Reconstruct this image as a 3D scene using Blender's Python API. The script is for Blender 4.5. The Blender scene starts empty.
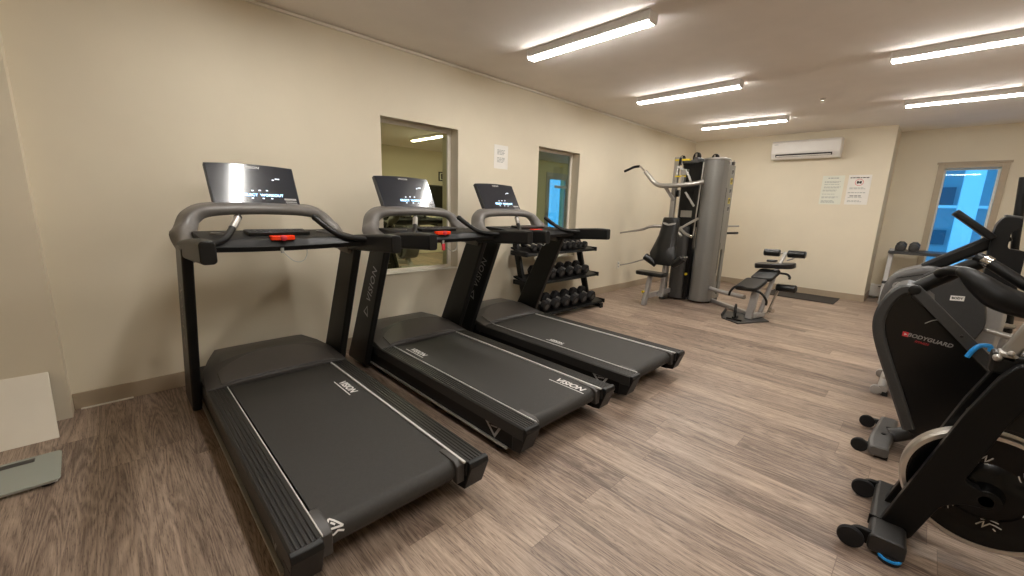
import bpy, bmesh, math, random
from mathutils import Vector as V, Matrix, Euler
random.seed(7)
SC = bpy.context.scene
COL = SC.collection
PI = math.pi

# ------------------------------------------------------------------ camera
CAM_H = 1.35
def make_camera(yaw=45.3597, pitch=-11.4121, roll=1.8399, f=408.30):
    a, b, c = math.radians(yaw), math.radians(pitch), math.radians(roll)
    fwd = V((-math.sin(a)*math.cos(b), math.cos(a)*math.cos(b), math.sin(b)))
    right = V((math.cos(a), math.sin(a), 0)); up = right.cross(fwd)
    r2 = math.cos(c)*right + math.sin(c)*up
    u2 = -math.sin(c)*right + math.cos(c)*up
    cd = bpy.data.cameras.new('camera'); cam = bpy.data.objects.new('camera', cd); COL.objects.link(cam)
    m = Matrix.Identity(4)
    for i in range(3):
        m[i][0], m[i][1], m[i][2] = r2[i], u2[i], -fwd[i]
    m[2][3] = CAM_H
    cam.matrix_world = m
    cd.sensor_width = 36; cd.lens = f/1024*36; cd.clip_start = .02; cd.clip_end = 200
    SC.camera = cam
make_camera()

# ------------------------------------------------------------------ world (blue dusk daylight seen through the end window), exposure
w = bpy.data.worlds.new('world'); SC.world = w; w.use_nodes = True
bg = w.node_tree.nodes['Background']
bg.inputs[0].default_value = (.10, .50, 1.0, 1); bg.inputs[1].default_value = 1.9
SC.view_settings.view_transform = 'Standard'; SC.view_settings.look = 'None'
SC.view_settings.gamma = 1; SC.view_settings.use_curve_mapping = False
SC.view_settings.exposure = 0.0
LAMP = 74.0           # radiance of the strip-light diffusers
LAMP_COL = (1, .962, .905)
cy = SC.cycles
cy.use_denoising = True; cy.max_bounces = 8; cy.diffuse_bounces = 5; cy.glossy_bounces = 4
cy.transparent_max_bounces = 12; cy.caustics_reflective = False; cy.caustics_refractive = False
cy.sample_clamp_indirect = 4

# ------------------------------------------------------------------ materials
def lin(h):
    h = h.lstrip('#'); o = []
    for i in (0, 2, 4):
        c = int(h[i:i+2], 16)/255
        o.append(c/12.92 if c <= .04045 else ((c+.055)/1.055)**2.4)
    return (*o, 1)

class NT:
    def __init__(s, name):
        s.m = bpy.data.materials.new(name); s.m.use_nodes = True
        s.t = s.m.node_tree; s.n = s.t.nodes; s.p = s.n['Principled BSDF']; s.out = s.n['Material Output']
    def add(s, typ, **kw):
        n = s.n.new(typ)
        for k, v in kw.items():
            if isinstance(k, str) and hasattr(n, k): setattr(n, k, v)
        return n
    def link(s, a, b): s.t.links.new(a, b)
    def coord(s, scale=(1, 1, 1)):
        tc = s.add('ShaderNodeTexCoord'); mp = s.add('ShaderNodeMapping'); mp.inputs['Scale'].default_value = scale
        s.link(tc.outputs['Object'], mp.inputs[0]); return mp.outputs[0]
    def math(s, op, a, b=None, c=None):
        n = s.add('ShaderNodeMath', operation=op)
        for i, v in enumerate((a, b, c)):
            if v is None: continue
            if isinstance(v, (int, float)): n.inputs[i].default_value = v
            else: s.link(v, n.inputs[i])
        return n.outputs[0]

def mat(name, col, rough=.5, metal=0.0, var=.06, nscale=30, bump=.0, bscale=200, coat=0, spec=.5):
    k = NT(name); c = lin(col)
    k.p.inputs['Roughness'].default_value = rough; k.p.inputs['Metallic'].default_value = metal
    k.p.inputs['Specular IOR Level'].default_value = spec
    k.p.inputs['Coat Weight'].default_value = coat; k.p.inputs['Coat Roughness'].default_value = .05
    co = k.coord()
    no = k.add('ShaderNodeTexNoise'); no.inputs['Scale'].default_value = nscale; no.inputs['Detail'].default_value = 3
    k.link(co, no.inputs['Vector'])
    r = k.add('ShaderNodeValToRGB')
    r.color_ramp.elements[0].position = .3; r.color_ramp.elements[1].position = .7
    r.color_ramp.elements[0].color = tuple(x*(1-var) for x in c[:3])+(1,)
    r.color_ramp.elements[1].color = tuple(min(1, x*(1+var)) for x in c[:3])+(1,)
    k.link(no.outputs[0], r.inputs[0]); k.link(r.outputs[0], k.p.inputs['Base Color'])
    if bump:
        n2 = k.add('ShaderNodeTexNoise'); n2.inputs['Scale'].default_value = bscale; n2.inputs['Detail'].default_value = 2
        k.link(co, n2.inputs['Vector'])
        b = k.add('ShaderNodeBump'); b.inputs['Strength'].default_value = bump; b.inputs['Distance'].default_value = .002
        k.link(n2.outputs[0], b.inputs['Height']); k.link(b.outputs[0], k.p.inputs['Normal'])
    return k.m

def emis(name, col, strength):
    k = NT(name); k.p.inputs['Base Color'].default_value = (.8, .8, .8, 1)
    k.p.inputs['Emission Color'].default_value = (*col[:3], 1); k.p.inputs['Emission Strength'].default_value = strength
    return k.m

def glass(name, tint, gloss=1.0, rough=0.0):
    k = NT(name); k.n.remove(k.p)
    tr = k.add('ShaderNodeBsdfTransparent'); tr.inputs[0].default_value = tint
    gl = k.add('ShaderNodeBsdfGlossy'); gl.inputs['Roughness'].default_value = rough; gl.inputs[0].default_value = (gloss, gloss, gloss, 1)
    fr = k.add('ShaderNodeFresnel'); fr.inputs[0].default_value = 1.5
    mx = k.add('ShaderNodeMixShader'); ge = k.add('ShaderNodeNewGeometry')
    k.link(k.math('MULTIPLY', fr.outputs[0], k.math('SUBTRACT', 1.0, ge.outputs['Backfacing'])), mx.inputs[0]); k.link(tr.outputs[0], mx.inputs[1]); k.link(gl.outputs[0], mx.inputs[2])
    k.link(mx.outputs[0], k.out.inputs[0]); return k.m

def mirror_glass(name, tint, k_, thru=(.5, .55, .5, 1)):
    k = NT(name); k.n.remove(k.p)
    tr = k.add('ShaderNodeBsdfTransparent'); tr.inputs[0].default_value = thru
    gl = k.add('ShaderNodeBsdfGlossy'); gl.inputs['Roughness'].default_value = 0; gl.inputs[0].default_value = tint
    mx = k.add('ShaderNodeMixShader'); mx.inputs[0].default_value = k_
    k.link(tr.outputs[0], mx.inputs[1]); k.link(gl.outputs[0], mx.inputs[2]); k.link(mx.outputs[0], k.out.inputs[0]); return k.m

def scale_glass(name):
    k = NT(name); k.p.inputs['Base Color'].default_value = lin('#cfd3cb'); k.p.inputs['Roughness'].default_value = .22
    tr = k.add('ShaderNodeBsdfTransparent'); tr.inputs[0].default_value = (.75, .80, .75, 1)
    mx = k.add('ShaderNodeMixShader'); mx.inputs[0].default_value = .5
    k.link(tr.outputs[0], mx.inputs[1]); k.link(k.p.outputs[0], mx.inputs[2]); k.link(mx.outputs[0], k.out.inputs[0]); return k.m

def floor_material():
    k = NT('vinyl_planks'); L, W = 1.22, .178
    tc = k.add('ShaderNodeTexCoord'); sx = k.add('ShaderNodeSeparateXYZ'); k.link(tc.outputs['Object'], sx.inputs[0])
    X, Y = sx.outputs[0], sx.outputs[1]
    yr = k.math('DIVIDE', Y, W); row = k.math('FLOOR', yr)
    w1 = k.add('ShaderNodeTexWhiteNoise', noise_dimensions='1D'); k.link(row, w1.inputs['W'])
    xr = k.math('ADD', k.math('DIVIDE', X, L), k.math('MULTIPLY', w1.outputs[0], 7.31)); colm = k.math('FLOOR', xr)
    cv = k.add('ShaderNodeCombineXYZ'); k.link(row, cv.inputs[0]); k.link(colm, cv.inputs[1])
    w2 = k.add('ShaderNodeTexWhiteNoise', noise_dimensions='2D'); k.link(cv.outputs[0], w2.inputs['Vector'])
    pid = w2.outputs['Value']
    # grain space: stretched along the plank, shifted per plank
    gv = k.add('ShaderNodeCombineXYZ')
    k.link(k.math('ADD', X, k.math('MULTIPLY', pid, 37.0)), gv.inputs[0]); k.link(Y, gv.inputs[1]); k.link(k.math('MULTIPLY', pid, 9.0), gv.inputs[2])
    def noise(sc, scale, detail, dist=0.0, rough=.6):
        mp = k.add('ShaderNodeMapping'); mp.inputs['Scale'].default_value = sc; k.link(gv.outputs[0], mp.inputs[0])
        n = k.add('ShaderNodeTexNoise'); n.inputs['Scale'].default_value = scale; n.inputs['Detail'].default_value = detail
        n.inputs['Distortion'].default_value = dist; n.inputs['Roughness'].default_value = rough
        k.link(mp.outputs[0], n.inputs['Vector']); return n.outputs[0]
    fine = noise((3.5, 85, 1), 1.6, 6, .5, .75)
    pores = noise((13, 190, 1), 1.5, 3, .3, .6)
    patch = noise((1.6, 10, 1), 1.4, 2, .5)
    broad = noise((.9, 9, 1), 1.5, 3, .8)
    mp = k.add('ShaderNodeMapping'); mp.inputs['Scale'].default_value = (.42, 5.5, 1); k.link(gv.outputs[0], mp.inputs[0])
    wv = k.add('ShaderNodeTexNoise'); wv.inputs['Scale'].default_value = 1.7; wv.inputs['Detail'].default_value = 1.5; wv.inputs['Distortion'].default_value = .6
    k.link(mp.outputs[0], wv.inputs['Vector'])
    rings = k.math('PINGPONG', k.math('MULTIPLY', wv.outputs[0], 17.0), .5)        # cathedral growth rings
    rings = k.math('MULTIPLY', rings, 2.0)
    pore = k.math('MULTIPLY', k.math('SUBTRACT', pores, .52), 3.0); pore = k.math('MAXIMUM', pore, 0.0)
    pore = k.math('MULTIPLY', pore, k.math('ADD', .25, k.math('MULTIPLY', patch, 1.1)))
    v = k.math('ADD', k.math('MULTIPLY', fine, .44), k.math('MULTIPLY', broad, .30))
    v = k.math('ADD', v, k.math('MULTIPLY', rings, .11)); v = k.math('ADD', v, k.math('MULTIPLY', pid, .12))
    v = k.math('ADD', k.math('SUBTRACT', v, k.math('MULTIPLY', pore, .34)), .022)
    r = k.add('ShaderNodeValToRGB'); e = r.color_ramp.elements
    e[0].position = .36; e[0].color = lin('#5d4c42'); e[1].position = .68; e[1].color = lin('#bfa995')
    m = r.color_ramp.elements.new(.50); m.color = lin('#938071')
    k.link(v, r.inputs[0])
    # thin dark seams
    fy = k.math('FRACT', yr); fx = k.math('FRACT', xr)
    sy = k.math('MINIMUM', fy, k.math('SUBTRACT', 1.0, fy)); sxx = k.math('MINIMUM', fx, k.math('SUBTRACT', 1.0, fx))
    seam = k.math('MINIMUM', k.math('DIVIDE', sy, .011), k.math('DIVIDE', sxx, .0018))
    seam = k.math('MINIMUM', seam, 1.0)
    mx = k.add('ShaderNodeMix', data_type='RGBA'); mx.inputs[6].default_value = lin('#5b493c')
    k.link(k.math('ADD', k.math('MULTIPLY', seam, .75), .25), mx.inputs[0]); k.link(r.outputs[0], mx.inputs[7]); k.link(mx.outputs[2], k.p.inputs['Base Color'])
    k.link(k.math('ADD', k.math('MULTIPLY', fine, .25), .27), k.p.inputs['Roughness'])
    b = k.add('ShaderNodeBump'); b.inputs['Strength'].default_value = .25; b.inputs['Distance'].default_value = .0015
    k.link(k.math('MULTIPLY', fine, seam), b.inputs['Height']); k.link(b.outputs[0], k.p.inputs['Normal'])
    return k.m

M = dict(
    wall=mat('wall_paint', '#dfd5bf', .6, 0, .02, 3, .10, 160),
    ceil=mat('ceiling_paint', '#f5efe9', .9, 0, .02, 4, .35, 60),
    base=mat('taupe_baseboard', '#a5957f', .5, 0, .03, 10),
    trim=mat('taupe_window_trim', '#b3a48d', .5, 0, .03, 10),
    white=mat('white_plastic', '#e9e6e2', .35, 0, .02, 8),
    enamel=mat('white_enamel', '#dedad4', .35, 0, .02, 8),
    sill=mat('white_window_paint', '#e6e0d2', .4, 0, .02, 8),
    black=mat('black_plastic', '#151515', .42, 0, .12, 40, .15, 600, spec=.3),
    blackm=mat('black_metal', '#0c0c0c', .38, 0, .1, 30, spec=.22),
    gloss=mat('gloss_black', '#090909', .24, 0, .1, 20, spec=.25),
    rail=mat('charcoal_rail', '#242322', .45, 0, .1, 50, .2, 500),
    hood=mat('warm_grey_hood', '#3d3a38', .42, 0, .05, 60, .12, 500),
    litfacet=mat('hood_lit_facet', '#484441', .38, 0, .05, 60, .12, 500),  # paler hood grey, light on the rear facet put into the colour
    hoop=mat('grey_console_shell', '#6b6763', .38, 0, .05, 60, .1, 500),
    belt=mat('running_belt', '#2e2c29', .62, 0, .1, 90, .4, 700),
    rubber=mat('black_rubber', '#1b1a1b', .7, 0, .12, 60, .3, 400, spec=.3),
    vinyl=mat('black_vinyl_upholstery', '#151515', .28, 0, .1, 30, .15, 300),
    chrome=mat('chrome', '#d6d3cf', .16, 1, .03, 10),
    rim=mat('satin_chrome_rim', '#cfcbc5', .28, .9, .03, 10),
    steel=mat('silver_steel', '#aaa6a0', .36, .75, .04, 30),
    shroud=mat('grey_hammertone_shroud', '#7f7d79', .40, .35, .07, 120, .1, 300),
    dshroud=mat('dark_grey_shroud', '#4c4b4a', .42, .3, .07, 120, .1, 300),
    panel=mat('silver_slotted_panel', '#8c8a83', .42, .35, .05, 80),
    gbody=mat('grey_machine_shell', '#5a5958', .40, 0, .06, 60, .1, 500),
    gcover=mat('charcoal_side_cover', '#373737', .45, 0, .06, 60, .1, 500),
    lgrey=mat('light_grey_metal', '#a9a6a3', .38, .3, .04, 30),
    satin=mat('satin_black_shell', '#181817', .36, 0, .08, 60, spec=.3),
    deep=mat('deep_black_panel', '#060607', .30, 0, .1, 30),
    screen=mat('glossy_screen', '#1d232d', .14, 0, .05, 4, coat=1),
    red=mat('red_orange_plastic', '#ff4016', .25, 0, .06, 20),
    redflat=mat('red_print', '#d23340', .5, 0, .04, 20),
    greyprint=mat('grey_print', '#9a9896', .5, 0, .04, 20),
    whiteprint=mat('white_print', '#e2e0dc', .5, 0, .03, 20),
    blue=mat('blue_plastic', '#2d9cf0', .35, 0, .05, 20),
    yellow=mat('yellow_plastic', '#dcc22a', .4, 0, .05, 20),
    paper=mat('white_paper', '#e9e6df', .6, 0, .02, 12),
    greenpaper=mat('pale_green_paper', '#dfe0d2', .6, 0, .02, 12),
    ink=mat('grey_ink', '#a6a8a3', .6, 0, .05, 40),
    darkink=mat('dark_ink', '#2e2a2a', .6, 0, .05, 40),
    board=mat('white_board', '#e3dccd', .5, 0, .02, 6),
    mat_=mat('black_foam_mat', '#2b2724', .75, 0, .08, 40, .3, 200),
    hall=mat('olive_wall_paint', '#c9c38f', .7, 0, .03, 3),
    hallfloor=mat('hall_floor', '#77705f', .5, 0, .05, 5),
    facade=mat('pale_facade', '#aabcc6', .7, 0, .03, 2),
    facade2=mat('white_facade', '#eef2f4', .7, 0, .02, 2),
    facade3=mat('dark_facade', '#516b7c', .5, 0, .04, 2),
    slat=mat('grey_blind', '#a9aca4', .6, 0, .04, 10),
    lamp=emis('lamp_diffuser', LAMP_COL, LAMP),
    hall_fill=emis('hall_fill_glow', (1, .95, .85), 60.0),
    led=emis('blue_led', (.25, .62, 1), 3.0),
    ledw=emis('white_led', (.8, .9, 1), 1.6),
    paneA=mirror_glass('mirror_film_glass', (.70, .73, .47, 1), .88),
    paneC=mirror_glass('tinted_film_glass', (.75, .78, .6, 1), .15, (.80, .86, .84, 1)),
    paneB=glass('clear_glass', (.93, .96, .97, 1), 1.0),
    scale=scale_glass('green_tinted_glass'),
    strip=mat('bright_metal_strip', '#d9d8d5', .35, .2, .03, 20),
    floor=floor_material(),
)

# ------------------------------------------------------------------ mesh helpers
def catmull(pts, sub):
    pts = [V(p) for p in pts]
    if sub <= 1 or len(pts) < 3: return pts
    out = []
    for i in range(len(pts)-1):
        p0 = pts[i-1] if i else 2*pts[0]-pts[1]
        p1, p2 = pts[i], pts[i+1]
        p3 = pts[i+2] if i+2 < len(pts) else 2*pts[-1]-pts[-2]
        for j in range(sub):
            t = j/sub
            out.append(.5*((2*p1)+(p2-p0)*t+(2*p0-5*p1+4*p2-p3)*t*t+(3*p1-p0-3*p2+p3)*t**3))
    out.append(pts[-1]); return out

def lerplist(vals, n):
    if not isinstance(vals, (list, tuple)): return [vals]*n
    m = len(vals); o = []
    for i in range(n):
        t = i/(n-1)*(m-1); a = min(int(t), m-2); o.append(vals[a]+(vals[a+1]-vals[a])*(t-a))
    return o

def rounded(pts, r, n=5):
    """fillet the corners of a closed 2D outline"""
    out = []; k = len(pts)
    for i in range(k):
        p, a, b = V(pts[i]), V(pts[i-1]), V(pts[(i+1) % k])
        rr = r[i] if isinstance(r, (list, tuple)) else r
        da, db = (a-p), (b-p)
        d = min(rr, da.length*.48, db.length*.48)
        if d < 1e-5: out.append(tuple(p)); continue
        s, e = p+da.normalized()*d, p+db.normalized()*d
        for j in range(n+1):
            t = j/n; q = s*(1-t)**2 + p*2*t*(1-t) + e*t*t; out.append((q.x, q.y))
    return out

class B:
    """collects geometry; off is subtracted so world coordinates can be typed for a thing at its base"""
    def __init__(s, off=(0, 0, 0)): s.bm = bmesh.new(); s.o = V(off)
    def v(s, p): return s.bm.verts.new(V(p)-s.o)
    def face(s, vs):
        try: return s.bm.faces.new(vs)
        except ValueError: return None
    def loft(s, rings, caps=True, closed=False):
        R = [[s.v(p) for p in r] for r in rings]; n = len(R[0]); m = len(R)
        for i in range(m if closed else m-1):
            a, b = R[i], R[(i+1) % m]
            for j in range(n): s.face([a[j], a[(j+1) % n], b[(j+1) % n], b[j]])
        if caps and not closed: s.face(R[0][::-1]); s.face(R[-1])
        return s
    def bx(s, x0, x1, y0, y1, z0, z1):
        return s.loft([[(x0, y0, z), (x1, y0, z), (x1, y1, z), (x0, y1, z)] for z in (z0, z1)])
    def box(s, c, size, rot=(0, 0, 0)):
        m = Euler(rot).to_matrix(); c = V(c); a, b, d = size[0]/2, size[1]/2, size[2]/2
        return s.loft([[c+m@V(p) for p in ((-a, -b, z), (a, -b, z), (a, b, z), (-a, b, z))] for z in (-d, d)])
    def prism(s, pts, axis, a, b):
        f = {'x': lambda p, t: (t, p[0], p[1]), 'y': lambda p, t: (p[0], t, p[1]), 'z': lambda p, t: (p[0], p[1], t)}[axis]
        return s.loft([[f(p, t) for p in pts] for t in (a, b)])
    def plate(s, pts, off):
        """planar 3D outline pushed out by the vector off"""
        return s.loft([[V(p) for p in pts], [V(p)+V(off) for p in pts]])
    def frame(s, d):
        d = V(d).normalized(); u = V((0, 0, 1)) if abs(d.z) < .9 else V((1, 0, 0))
        x = u.cross(d).normalized(); return x, d.cross(x)
    def cyl(s, p0, p1, r0, r1=None, n=20):
        r1 = r0 if r1 is None else r1
        p0, p1 = V(p0), V(p1); x, y = s.frame(p1-p0)
        return s.loft([[p+(x*math.cos(2*PI*i/n)+y*math.sin(2*PI*i/n))*r for i in range(n)] for p, r in ((p0, r0), (p1, r1))])
    def lathe(s, c, axis, prof, n=28, rot=0):
        c = V(c); d = V(axis).normalized(); x, y = s.frame(d)
        return s.loft([[c+d*h+(x*math.cos(2*PI*i/n+rot)+y*math.sin(2*PI*i/n+rot))*r for i in range(n)] for r, h in prof])
    def ring(s, c, axis, prof, n=40):
        """closed profile of (radius, height) turned into a ring"""
        c = V(c); d = V(axis).normalized(); x, y = s.frame(d)
        return s.loft([[c+d*h+(x*math.cos(2*PI*i/n)+y*math.sin(2*PI*i/n))*r for r, h in prof] for i in range(n)], closed=True)
    def tube(s, pts, r, n=12, sub=6, flat=1.0):
        P = catmull(pts, sub); R = lerplist(r, len(P)); rings = []; x = None
        for i, p in enumerate(P):
            t = (P[min(i+1, len(P)-1)]-P[max(i-1, 0)]).normalized()
            if x is None: x, y = s.frame(t)
            else:
                x = (x-t*x.dot(t)).normalized(); y = t.cross(x)
            rings.append([p+(x*math.cos(2*PI*k/n)+y*math.sin(2*PI*k/n)*flat)*R[i] for k in range(n)])
        return s.loft(rings)
    def sweep(s, pts, w, h, up=(0, 0, 1), sub=6, ch=.25):
        """chamfered rectangle along a path; w across, h along the up direction"""
        P = catmull(pts, sub); W = lerplist(w, len(P)); H = lerplist(h, len(P)); rings = []
        for i, p in enumerate(P):
            t = (P[min(i+1, len(P)-1)]-P[max(i-1, 0)]).normalized()
            u = V(up(i/(len(P)-1)) if callable(up) else up); u = (u-t*u.dot(t)).normalized(); x = t.cross(u)
            a, b = W[i]/2, H[i]/2; c = min(a, b)*ch
            rings.append([p+x*q[0]+u*q[1] for q in ((-a+c, -b), (a-c, -b), (a, -b+c), (a, b-c), (a-c, b), (-a+c, b), (-a, b-c), (-a, -b+c))])
        return s.loft(rings)

def link(o, parent=None):
    COL.objects.link(o)
    if parent is not None: o.parent = parent
    return o

def obj(name, b, m, parent=None, bev=0.0, ang=35, seg=2):
    me = bpy.data.meshes.new(name)
    bmesh.ops.recalc_face_normals(b.bm, faces=b.bm.faces)
    for f in b.bm.faces: f.smooth = True
    b.bm.to_mesh(me); b.bm.free()
    me.set_sharp_from_angle(angle=math.radians(ang))
    me.materials.append(M[m] if isinstance(m, str) else m)
    o = link(bpy.data.objects.new(name, me), parent)
    if bev:
        md = o.modifiers.new('bevel', 'BEVEL'); md.width = bev; md.segments = seg; md.limit_method = 'ANGLE'; md.angle_limit = math.radians(30)
        md.harden_normals = False
    return o

def thing(name, label, cat, loc=(0, 0, 0), group=None, rz=0):
    o = bpy.data.objects.new(name, None); link(o); o.location = loc; o.rotation_euler = (0, 0, rz)
    o.empty_display_size = .1
    return tag(o, label, cat, group)
def tag(o, label, cat, group=None):
    o['label'] = label; o['category'] = cat
    if group: o['group'] = group
    return o
def struct(name, b, m, parent=None, bev=0.0):
    o = obj(name, b, m, parent, bev)
    if parent is None: o['kind'] = 'structure'
    return o
def dup(root, loc, label, group=None, rz=None):
    r = root.copy(); COL.objects.link(r); r.location = loc; r['label'] = label
    if group: r['group'] = group
    if rz is not None: r.rotation_euler = (0, 0, rz)
    for ch in list(root.children):
        c = ch.copy(); COL.objects.link(c); c.parent = r
        for g in list(ch.children):
            d = g.copy(); COL.objects.link(d); d.parent = c
    return r
def axes(pos, x, y):
    x = V(x).normalized(); y = V(y); y = (y-x*y.dot(x)).normalized(); z = x.cross(y); m = Matrix.Identity(4)
    for i in range(3): m[i][0], m[i][1], m[i][2], m[i][3] = x[i], y[i], z[i], V(pos)[i]
    return m
def lettering(name, s, size, m, parent, mx, ext=.0006, shear=0.0, space=1.0, wide=1.0, align='CENTER', bold=0.0):
    cu = bpy.data.curves.new(name, 'FONT'); cu.body = s; cu.size = size; cu.extrude = ext; cu.shear = shear
    cu.align_x = align; cu.align_y = 'CENTER'; cu.space_character = space; cu.offset = bold; cu.resolution_u = 3
    t = bpy.data.objects.new(name, cu); COL.objects.link(t)
    dg = bpy.context.evaluated_depsgraph_get(); me = bpy.data.meshes.new_from_object(t.evaluated_get(dg))
    bpy.data.objects.remove(t); bpy.data.curves.remove(cu)
    me.transform(mx @ Matrix.Diagonal((wide, 1, 1, 1)))
    me.name = name; me.materials.clear(); me.materials.append(M[m])
    return link(bpy.data.objects.new(name, me), parent)

# ------------------------------------------------------------------ the room
CZ = 2.71; XW = -3.6; YF = 8.586; YR = 9.3; XR = 2.2; YB = -2.3
WIN = ((1.84, 2.70, .655, 2.10), (3.95, 4.80, .655, 2.085))      # openings in the window wall (y0, y1, z0, z1)
struct('floor', B().bx(XW-.2, XR+.2, YB-.2, YR+.2, -.1, 0), 'floor')
struct('ceiling', B().bx(XW-.2, XR+.2, YB-.2, YR+.2, CZ, CZ+.1), 'ceil')

b = B(); ys = [YB-.2]
for (y0, y1, z0, z1) in WIN:
    b.bx(XW-.2, XW, ys[-1], y0, 0, CZ); b.bx(XW-.2, XW, y0, y1, 0, z0); b.bx(XW-.2, XW, y0, y1, z1, CZ); ys.append(y1)
b.bx(XW-.2, XW, ys[-1], YF, 0, CZ)
struct('wall_left', b, 'wall')
struct('wall_pilaster', B().bx(XW, XW+.125, YB, -.29, 0, CZ), 'wall')
struct('wall_far', B().bx(XW-.2, -.615, YF, YR+.2, 0, CZ), 'wall')
WR = (-.035, .54, .62, 2.115)
b = B(); b.bx(-.615, WR[0], YR, YR+.2, 0, CZ); b.bx(WR[1], XR+.2, YR, YR+.2, 0, CZ)
b.bx(WR[0], WR[1], YR, YR+.2, 0, WR[2]); b.bx(WR[0], WR[1], YR, YR+.2, WR[3], CZ)
struct('wall_alcove', b, 'wall')
struct('wall_right', B().bx(XR, XR+.2, YB-.2, YR+.2, 0, CZ), 'wall')
struct('wall_near', B().bx(XW, XR, YB-.2, YB, 0, CZ), 'wall')

struct('baseboard_left', B().bx(XW, XW+.014, -.289, YF-.014, 0, .107), 'base', bev=.003)
struct('baseboard_far', B().bx(XW, -.601, YF-.014, YF, 0, .107), 'base', bev=.003)
struct('baseboard_alcove', B().bx(-.601, XR, YR-.014, YR, 0, .107), 'base', bev=.003)
struct('baseboard_corner', B().bx(-.615, -.601, YF, YR-.014, 0, .107), 'base', bev=.003)
struct('trim_1', B().bx(XW+.0145, XW+.026, -.26, -.015, .0, .008), 'sill', bev=.001)
struct('trim_2', B().bx(XW, XW+.016, -.28, YF, CZ-.03, CZ-.008), 'sill', bev=.004)

for i, (y0, y1, z0, z1) in enumerate(WIN):
    xg = XW-.135
    root = B(); f = .032
    root.bx(xg-.03, xg+.012, y0, y0+f, z0, z1); root.bx(xg-.03, xg+.012, y1-f-.012, y1, z0, z1)
    root.bx(xg-.03, xg+.012, y0+f, y1-f, z1-f, z1); root.bx(xg-.03, xg+.012, y0+f, y1-f, z0, z0+f)
    fr = struct('window_%d' % (i+1), root, 'sill', bev=.002)
    obj('pane', B().bx(xg-.012, xg-.006, y0+f-.005, y1-f+.005, z0+f-.005, z1-f+.005), 'paneA' if i == 0 else 'paneC', fr)
    obj('window_sill', B().bx(xg+.012, XW+.006, y0, y1, z0-.001, z0+.012), 'sill', fr, bev=.003)

# end window in the alcove with its taupe surround
b = B(); t = .072
b.bx(WR[0]-t, WR[0], YR-.02, YR, WR[2]-t, WR[3]+t); b.bx(WR[1], WR[1]+t, YR-.02, YR, WR[2]-t, WR[3]+t)
b.bx(WR[0], WR[1], YR-.02, YR, WR[3], WR[3]+t); b.bx(WR[0], WR[1], YR-.02, YR, WR[2]-t, WR[2])
b.bx(WR[0]-t-.02, WR[1]+t+.02, YR-.035, YR, WR[3]+t-.01, WR[3]+t+.02)
fr = struct('window_3', b, 'trim', bev=.003)
b = B(); yg = YR+.1; f = .025
for a in ((WR[0], WR[0]+f, WR[2], WR[3]), (WR[1]-f, WR[1], WR[2], WR[3]), (WR[0]+f, WR[1]-f, WR[2], WR[2]+f), (WR[0]+f, WR[1]-f, WR[3]-f, WR[3])):
    b.bx(a[0], a[1], yg-.02, yg+.02, a[2], a[3])
obj('sash', b, 'sill', fr, bev=.002)
obj('pane', B().bx(WR[0]+f-.004, WR[1]-f+.004, yg-.003, yg+.003, WR[2]+f-.004, WR[3]-f+.004), 'paneB', fr)

# neighbouring building outside the end window
bd = thing('office_building', 'pale office block with a white column seen through the blue end window', 'building', (.5, 14.5, -1))
o = (.5, 14.5, -1)
obj('facade_wall', B(o).bx(-6, 8, 15.2, 16, -1, 9), 'facade', bd)
obj('column', B(o).bx(.29, .60, 13.6, 14.2, -1, 8), 'facade2', bd, bev=.01)
obj('column', B(o).bx(4.4, 4.85, 13.6, 14.2, -1, 8), 'facade2', bd, bev=.01)
for z in (.18, 1.62, 2.62, 3.4): obj('floor_slab', B(o).bx(-6, 8, 14.2, 15.2, z, z+.06), 'facade2', bd)
for z0, z1 in ((1.72, 2.14), (.72, 1.08), (2.8, 3.2)):
    for x0 in (-1.9, -.62, 1.35):
        obj('window', B(o).bx(x0, x0+.85, 15.12, 15.2, z0, z1), 'facade3', bd)
obj('balcony', B(o).bx(.75, 2.6, 13.8, 14.2, -.2, .5), 'facade', bd)
obj('ground_wall', B(o).bx(-6, 8, 13.0, 13.2, -1, .42), 'facade2', bd)

# the hall behind the interior windows
HX = -6.6; HZ = 2.4; HY0, HY1 = .4, 9.3
struct('floor_hall', B().bx(HX-.2, XW-.2, HY0-.2, HY1+.2, -.1, 0), 'hallfloor')
struct('ceiling_hall', B().bx(HX-.2, XW-.2, HY0-.2, HY1+.2, HZ, HZ+.1), 'ceil')
D = (7.66, 8.32, 0, 2.03)
b = B(); b.bx(HX-.2, HX, HY0-.2, D[0], 0, HZ); b.bx(HX-.2, HX, D[1], HY1+.2, 0, HZ); b.bx(HX-.2, HX, D[0], D[1], D[3], HZ)
struct('wall_hall', b, 'hall')
b = B(); t = .12
b.bx(HX-.06, HX+.02, D[0]-t, D[0], 0, D[3]+t); b.bx(HX-.06, HX+.02, D[1], D[1]+t, 0, D[3]+t); b.bx(HX-.06, HX+.02, D[0], D[1], D[3], D[3]+t)
dr = struct('door_1', b, 'slat', bev=.004)  # door added here to bring blue light behind the narrower window
b = B(); t = .03
for a in ((D[0], D[0]+t, 0, D[3]), (D[1]-t, D[1], 0, D[3]), (D[0]+t, D[1]-t, 0, .2), (D[0]+t, D[1]-t, D[3]-t, D[3])):
    b.bx(HX-.05, HX-.01, a[0], a[1], a[2], a[3])
lf = obj('door_leaf', b, 'slat', dr, bev=.003)
obj('pane', B().bx(HX-.034, HX-.026, D[0]+t, D[1]-t, .2, D[3]-t), 'paneB', lf)
obj('reflection_bar', B().bx(HX-.01, HX+.05, D[0]+.2, D[1]-.05, 1.80, 1.86), 'white', lf, bev=.004)  # white bar standing in for a reflected strip of light
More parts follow.
